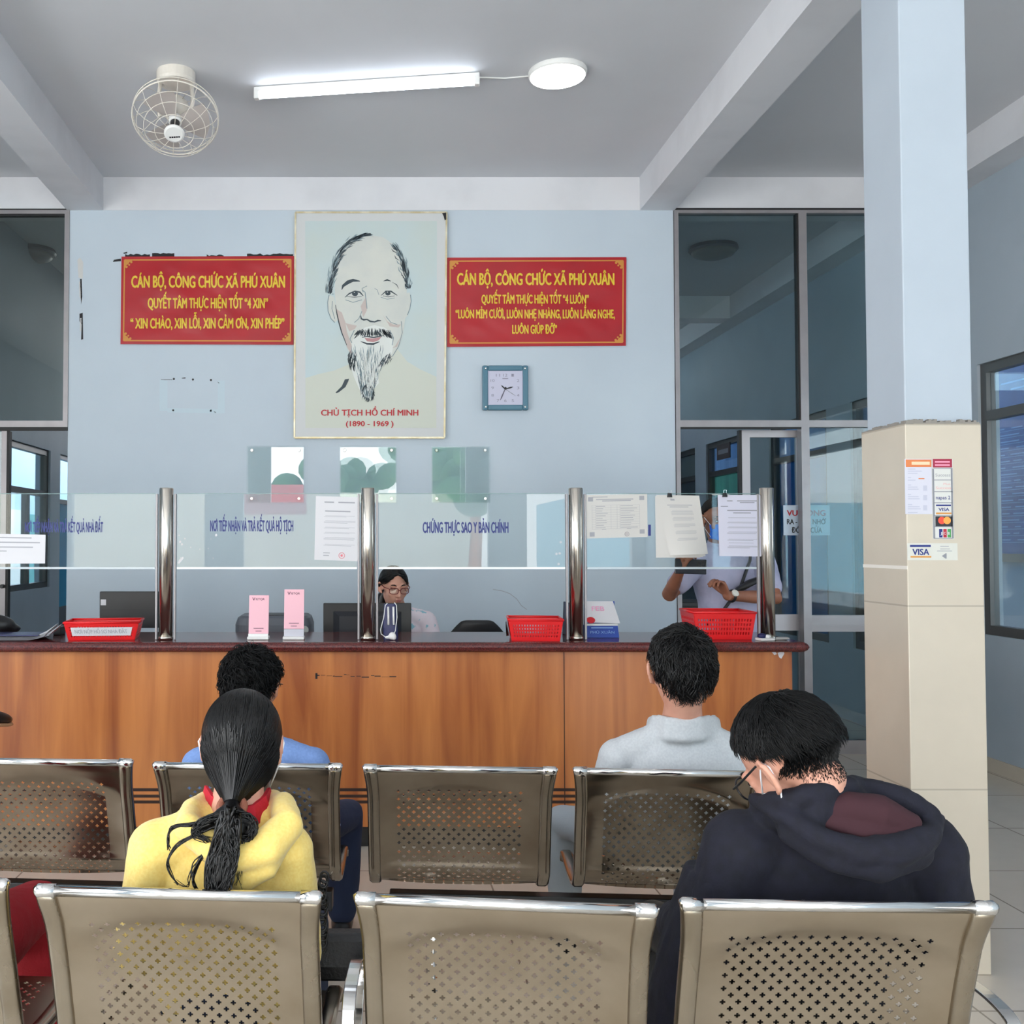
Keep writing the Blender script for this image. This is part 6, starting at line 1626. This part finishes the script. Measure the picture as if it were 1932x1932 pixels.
mb=MB(); mb.loft([(A9-d9*.07,s9*.028,up9*.03),(A9-d9*.02,s9*.036,up9*.042),(A9+d9*.07-up9*.008,s9*.042,up9*.036),(A9+d9*.15-up9*.016,s9*.046,up9*.028),(A9+d9*.20-up9*.02,s9*.036,up9*.022),(A9+d9*.228-up9*.022,s9*.016,up9*.013)],20); so=mb.build('shoe',M['dark'],p9,smooth=True)
mb=MB(); mb.loft([(A9+d9*x-up9*z,s9*w,up9*.009) for x,z,w in((-.07,.034,.030),(-.02,.044,.038),(.07,.046,.045),(.15,.046,.049),(.205,.044,.039),(.235,.040,.018))],20); mb.build('shoe_sole',mat('tan_shoe_sole',(196,150,110),.6),so,smooth=True)
# ---- clerk behind the counter
D7=6.0
c7=V((P(752,1150,D7+.05).x,D7+.06,0))
fl=mat('pastel_check_blouse',(236,224,232),.85,var=(22,(150,196,210),.58,.62),bump=(160,.1))
nk=V((c7.x-.01,D7+.06,1.07)); Mh7=HM(pt3(743,1108,D7),math.pi+.30,.12,0,.98)
p7=seated('person with black hair and red brown glasses seated at the monitor behind the counter',(c7.x,c7.y,0),(c7.x,D7+.14,.60),(c7.x,D7+.10,.86),nk,.180,.098,Mh7,
  [V((c7.x+.165,D7+.08,.995)),V((c7.x-.165,D7+.08,.995))],[V((c7.x+.215,D7-.02,.82)),V((c7.x-.21,D7-.02,.82))],[V((c7.x+.10,D7-.18,.80)),V((c7.x-.10,D7-.18,.80))],
  [(c7.x+.10,D7-.28,.57),(c7.x-.10,D7-.28,.57)],[(c7.x+.1,D7-.25,.08),(c7.x-.1,D7-.25,.08)],fl,M['dark2'],M['skin3'],seed=19,fd=-1,cname='blouse',voxel=.007)
line7=[(0,.44),(.15,.40),(.4,.20),(.75,-.02),(1.3,-.12),(1.55,-.2),(1.8,-.4),(2.1,-.7),(3.15,-.9)]
def flow7(d): g=V((.9 if d.x>0 else -.9,-.6,-.55)); g=g-d*g.dot(d); return g.normalized()
hair(Mh7,p7,line7,1.05,1600,.09,flow7,.08,.01,21,w=.0012,rough=.006,segs=6)
mb=MB(); mb.limb([Mh7@V((0,-.10,-.03)),Mh7@V((.03,-.12,-.08)),Mh7@V((.05,-.10,-.15))],[.03,.035,.02],12); fuse('ponytail',mb,M['hair'],p7,.006,3)
face_parts(Mh7,p7,closed=True)
mb=MB(); gl=MB()
for s in(1,-1):
    mb.tube([Mh7@V(p) for p in((s*.080,-.010,.020),(s*.080,.06,.010),(s*.062,.098,.006))],.0024,6)
    rr_=[(s*(.033+.027*math.copysign(abs(math.cos(a))**.6,math.cos(a))),.106-.010*max(0,math.cos(a)),-.006+.017*math.copysign(abs(math.sin(a))**.7,math.sin(a))) for a in[2*math.pi*k/20 for k in range(20)]]
    mb.tube([Mh7@V(p) for p in rr_],.0024,6,closed=True); gl.poly([Mh7@V(p) for p in rr_])
mb.tube([Mh7@V((-.008,.108,-.002)),Mh7@V((.008,.108,-.002))],.0022,6); mb.build('glasses',mat('red_brown_frame',(112,34,32),.35),p7,smooth=True); gl.build('lens',M['glass_win'],p7)
st=thing('stool','grey swivel stool under the seated clerk','stool',(c7.x,D7+.14,0))
MB().lathe([(.19,.47),(.19,.495),(.0,.495)],Matrix.Translation((c7.x,D7+.14,0)),28).build('seat',M['dark2'],st); MB().lathe([(.22,0),(.22,.02),(.03,.05),(.03,.47)],Matrix.Translation((c7.x,D7+.14,0)),20).build('pedestal',M['greyp'],st)
# ---- standing man with a phone
D8=5.86; S8=P(1376,1100,D8).x
lv=mat('lavender_polo_fabric',(182,182,208),.85,var=(9,(168,170,196),.4,.65),bump=(240,.08))
root=thing('person','person in lavender polo shirt and blue face mask standing behind the counter','person',(S8,D8,0))
Mh8=HM(pt3(1354,982,D8-.06),math.pi+.06,.10,.0,1.02); nk=V((S8-.05,D8+.0,1.45))
sR,sL=V((S8-.165,D8-.01,1.375)),V((S8+.185,D8-.01,1.375))
eR,wR=pt3(1262,1122,5.72),pt3(1282,1080,5.535)
eL,wL=pt3(1462,1128,5.66),pt3(1372,1124,5.56)
ph=pt3(1303,1069,5.50)
b=MB(); head(b,Mh8,nk,.058); torso(b,(S8,D8+.02,.95),(S8,D8+.01,1.22),nk,.175,.095,-X3,.92)
for s,e,w in((sR,eR,wR),(sL,eL,wL)):
    b.limb([s,lerp(s,e,.5),e,lerp(e,w,.45),w],[.046,.047,.041,.036,.025],16)
hand(b,wR,V((-.08,-.25,1)),V((.75,-.1,-.15)),V((.2,-.9,.1)),.95,curl=(.75,.85,.5),thumb=(.75,.45,.35))
hand(b,wL,V((-.45,-.1,.9)),V((-.55,-.35,-.5)),V((-.3,.9,.0)),.98,curl=(.55,.9,.7),thumb=(.8,.5,.3))
hp=V((S8,D8+.02,.90)); kn=[(S8+.09,D8-.01,.50),(S8-.09,D8-.01,.50)]; an=[(S8+.10,D8+.02,.09),(S8-.10,D8+.02,.09)]
legs(b,hp,kn,an,.072,.048,.036,ax=-X3)
for a in an: b.limb([V(a),V((a[0],a[1]-.07,.05))],[.036,.03],10)
fuse('body',b,M['skin2'],root,.0042,3)
c=MB(); torso(c,(S8,D8+.02,.93),(S8,D8+.01,1.20),nk,.20,.108,-X3,1.05,belly=.02)
for s,e in((sR,eR),(sL,eL)):
    c.blob(s,(.066,.064,.064)); c.limb([lerp(nk,s,.4)-Z3*.012,s],[.055,.062],14); c.limb([s,lerp(s,e,.35),lerp(s,e,.72)],[.064,.064,.062],16)
A=[nk+V((.062*math.cos(a),.058*math.sin(a),.010-.012*math.sin(-a))) for a in[math.pi*1.5+.5+k*(2*math.pi-1)/10 for k in range(11)]]
c.limb(A,[.013]*11,10)
fuse('polo_shirt',c,lv,root,.0065,4,wrinkle(23,.006))
t_=MB(); legs(t_,hp,kn,[lerp(V(k),V(a),.94) for k,a in zip(kn,an)],.088,.066,.056,ax=-X3); t_.blob(hp+Z3*.03,(.168,.118,.09)); fuse('trousers',t_,M['dark2'],root,.009,4,wrinkle(29,.004))
shoes(root,an,[V((0,-1,0))]*2,M['dark'])
line8=[(0,.52),(.5,.46),(.9,.40),(1.2,.18),(1.5,.05),(1.8,-.25),(2.2,-.6),(3.15,-.85)]
def flow8(d): g=V((.9,-.3,.1)); g=g-d*g.dot(d); return g.normalized()
hair(Mh8,root,line8,1.03,1400,.05,flow8,.2,.04,25,w=.0013,rough=.015)
face_parts(Mh8,root); mask(Mh8,root,mat('blue_face_mask',(30,110,226),.75))
# watch
d=(eL-wL).normalized(); u=d.orthogonal().normalized(); w_=d.cross(u); o=lerp(wL,eL,.10)
mb=MB(); mb.tube([o+(u*math.cos(a)+w_*math.sin(a))*.029 for a in[2*math.pi*k/20 for k in range(20)]],.008,8,closed=True); mb.build('watch_strap',M['dark'],root,smooth=True)
f=V((-.2,-.85,.5)); f=(f-d*f.dot(d)).normalized(); mb=MB(); mb.lathe([(.020,0),(.020,.008),(.016,.010),(0,.010)],Matrix.Translation(o+f*.027)@f.to_track_quat('Z','Y').to_matrix().to_4x4(),24); mb.build('watch_case',mat('watch_dial',(226,224,214),.3),root)
# strap and pouch
mb=MB(); c_=[V((S8+.12,D8-.02,1.44)),V((S8+.08,D8-.105,1.36)),V((S8+.02,D8-.128,1.22)),V((S8-.08,D8-.125,1.08)),V((S8-.17,D8-.05,.98))]
sp_=[]
for i in range(len(c_)-1):
    for k in range(6): sp_.append(lerp(c_[i],c_[i+1],k/6))
mb.tube(sp_,.009,6); 
mb.build('bag_strap',M['dark'],root,smooth=True)
q=pt3(1408,1105,D8-.15); mb=MB(); mb.loft([(q+V((-.045,0,-.035)),V((.03,0,.01)),V((0,.02,0))),(q,V((.055,0,.012)),V((0,.03,0))),(q+V((.04,0,.04)),V((.03,0,.01)),V((0,.02,0)))],18,e=.6); mb.build('strap_pouch',M['dark'],root,smooth=True)
# phone
pn=thing('phone','black phone held up sideways by the standing man','phone',ph)
Sp=Matrix.Translation(ph)@Matrix.Rotation(.10,4,'Z')@Matrix.Rotation(.03,4,'Y')
MB().mbox(Sp,.088,.0042,.040).build('body',mat('dark_grey_phone',(40,44,52),.25),pn,bevel=.004)
MB().mbox(Sp@Matrix.Translation((.058,-.0052,.008)),.024,.0016,.024).build('camera_module',M['dark'],pn,bevel=.002)
mb=MB()
for x,z in((.048,.018),(.048,-.004),(.068,.008)): mb.lathe([(.008,0),(.008,.002),(.005,.002),(.005,.001),(0,.001)],Sp@Matrix.Translation((x,-.0068,z))@Matrix.Rotation(math.pi/2,4,'X'),18)
mb.build('camera_lens',mat('lens_glass',(30,34,44),.08),pn)
# ---------------------------------------------------------------- camera, daylight, colour
cam=bpy.data.cameras.new('camera'); co=bpy.data.objects.new('camera',cam); COL.objects.link(co)
cam.sensor_width=36; cam.lens=36*F/1932; cam.shift_x=(966-CX)/1932; cam.clip_start=.05; cam.clip_end=200
co.location=(0,0,H); co.rotation_euler=(math.pi/2+PITCH,0,0)
sc=bpy.context.scene; sc.camera=co
w=bpy.data.worlds.new('daylight'); sc.world=w; w.use_nodes=True; nt=w.node_tree
bg=nt.nodes['Background']; bg.inputs['Color'].default_value=(.93,.96,1.0,1); bg.inputs['Strength'].default_value=WORLD
tc=nt.nodes.new('ShaderNodeTexCoord'); sx=nt.nodes.new('ShaderNodeSeparateXYZ'); rp=nt.nodes.new('ShaderNodeValToRGB')
nt.links.new(tc.outputs['Generated'],sx.inputs[0]); mr=nt.nodes.new('ShaderNodeMapRange'); mr.inputs['From Min'].default_value=-1; mr.inputs['From Max'].default_value=1
nt.links.new(sx.outputs['Z'],mr.inputs['Value']); nt.links.new(mr.outputs[0],rp.inputs[0]); nt.links.new(rp.outputs[0],bg.inputs['Color'])
e=rp.color_ramp.elements; e[0].position=.495; e[0].color=(1.1,1.12,1.12,1); e[1].position=.505; e[1].color=(1,1,1,1); x=e.new(1.0); x.color=(.62,.80,1.0,1)   # bright sky above; glow below added to lift the ceiling, as a sunlit yard
def portal(loc,rot,sx,sy):
    l=bpy.data.lights.new('portal','AREA'); l.shape='RECTANGLE'; l.size=sx; l.size_y=sy; l.cycles.is_portal=True
    o=bpy.data.objects.new('portal',l); COL.objects.link(o); o.location=loc; o.rotation_euler=rot
for a,b in doorF: portal(((a+b)/2,YF-.07,1.625),(math.pi/2,0,math.pi),b-a,3.25)
for a,b in((-3.8,-1.0),(.4,3.2)): portal((XL-.07,(a+b)/2,1.8),(math.pi/2,0,-math.pi/2),b-a,2.4)
portal((XR+.07,-2.4,1.75),(math.pi/2,0,math.pi/2),2.4,1.7)
portal((-2.97,8.885,1.685),(math.pi/2,0,-math.pi/2),1.07,1.25)
portal((1.3,YE+.2,3.62),(math.pi/2,0,0),4.6,.24)
portal((-3.1,12.2,2.25),(math.pi/2,0,-math.pi/2),2.4,2.9)
portal((-1.92,YE+.2,3.26),(math.pi/2,0,0),1.85,.92)
portal((5.6,11,3.05),(math.pi/2,0,math.pi/2),4.0,1.5)
portal((5.6,2.55,1.85),(math.pi/2,0,math.pi/2),4.1,1.9)
portal((4.78,YF-.02,ZC/2),(math.pi/2,0,math.pi),1.3,ZC)
sc.view_settings.view_transform='Standard'; sc.view_settings.look='None'; sc.view_settings.gamma=1; sc.view_settings.use_curve_mapping=False
sc.view_settings.exposure=EXPO
cy=sc.cycles; cy.use_denoising=True; cy.max_bounces=10; cy.diffuse_bounces=5; cy.glossy_bounces=4; cy.transparent_max_bounces=24; cy.transmission_bounces=8
cy.sample_clamp_indirect=8; cy.caustics_reflective=False; cy.caustics_refractive=False
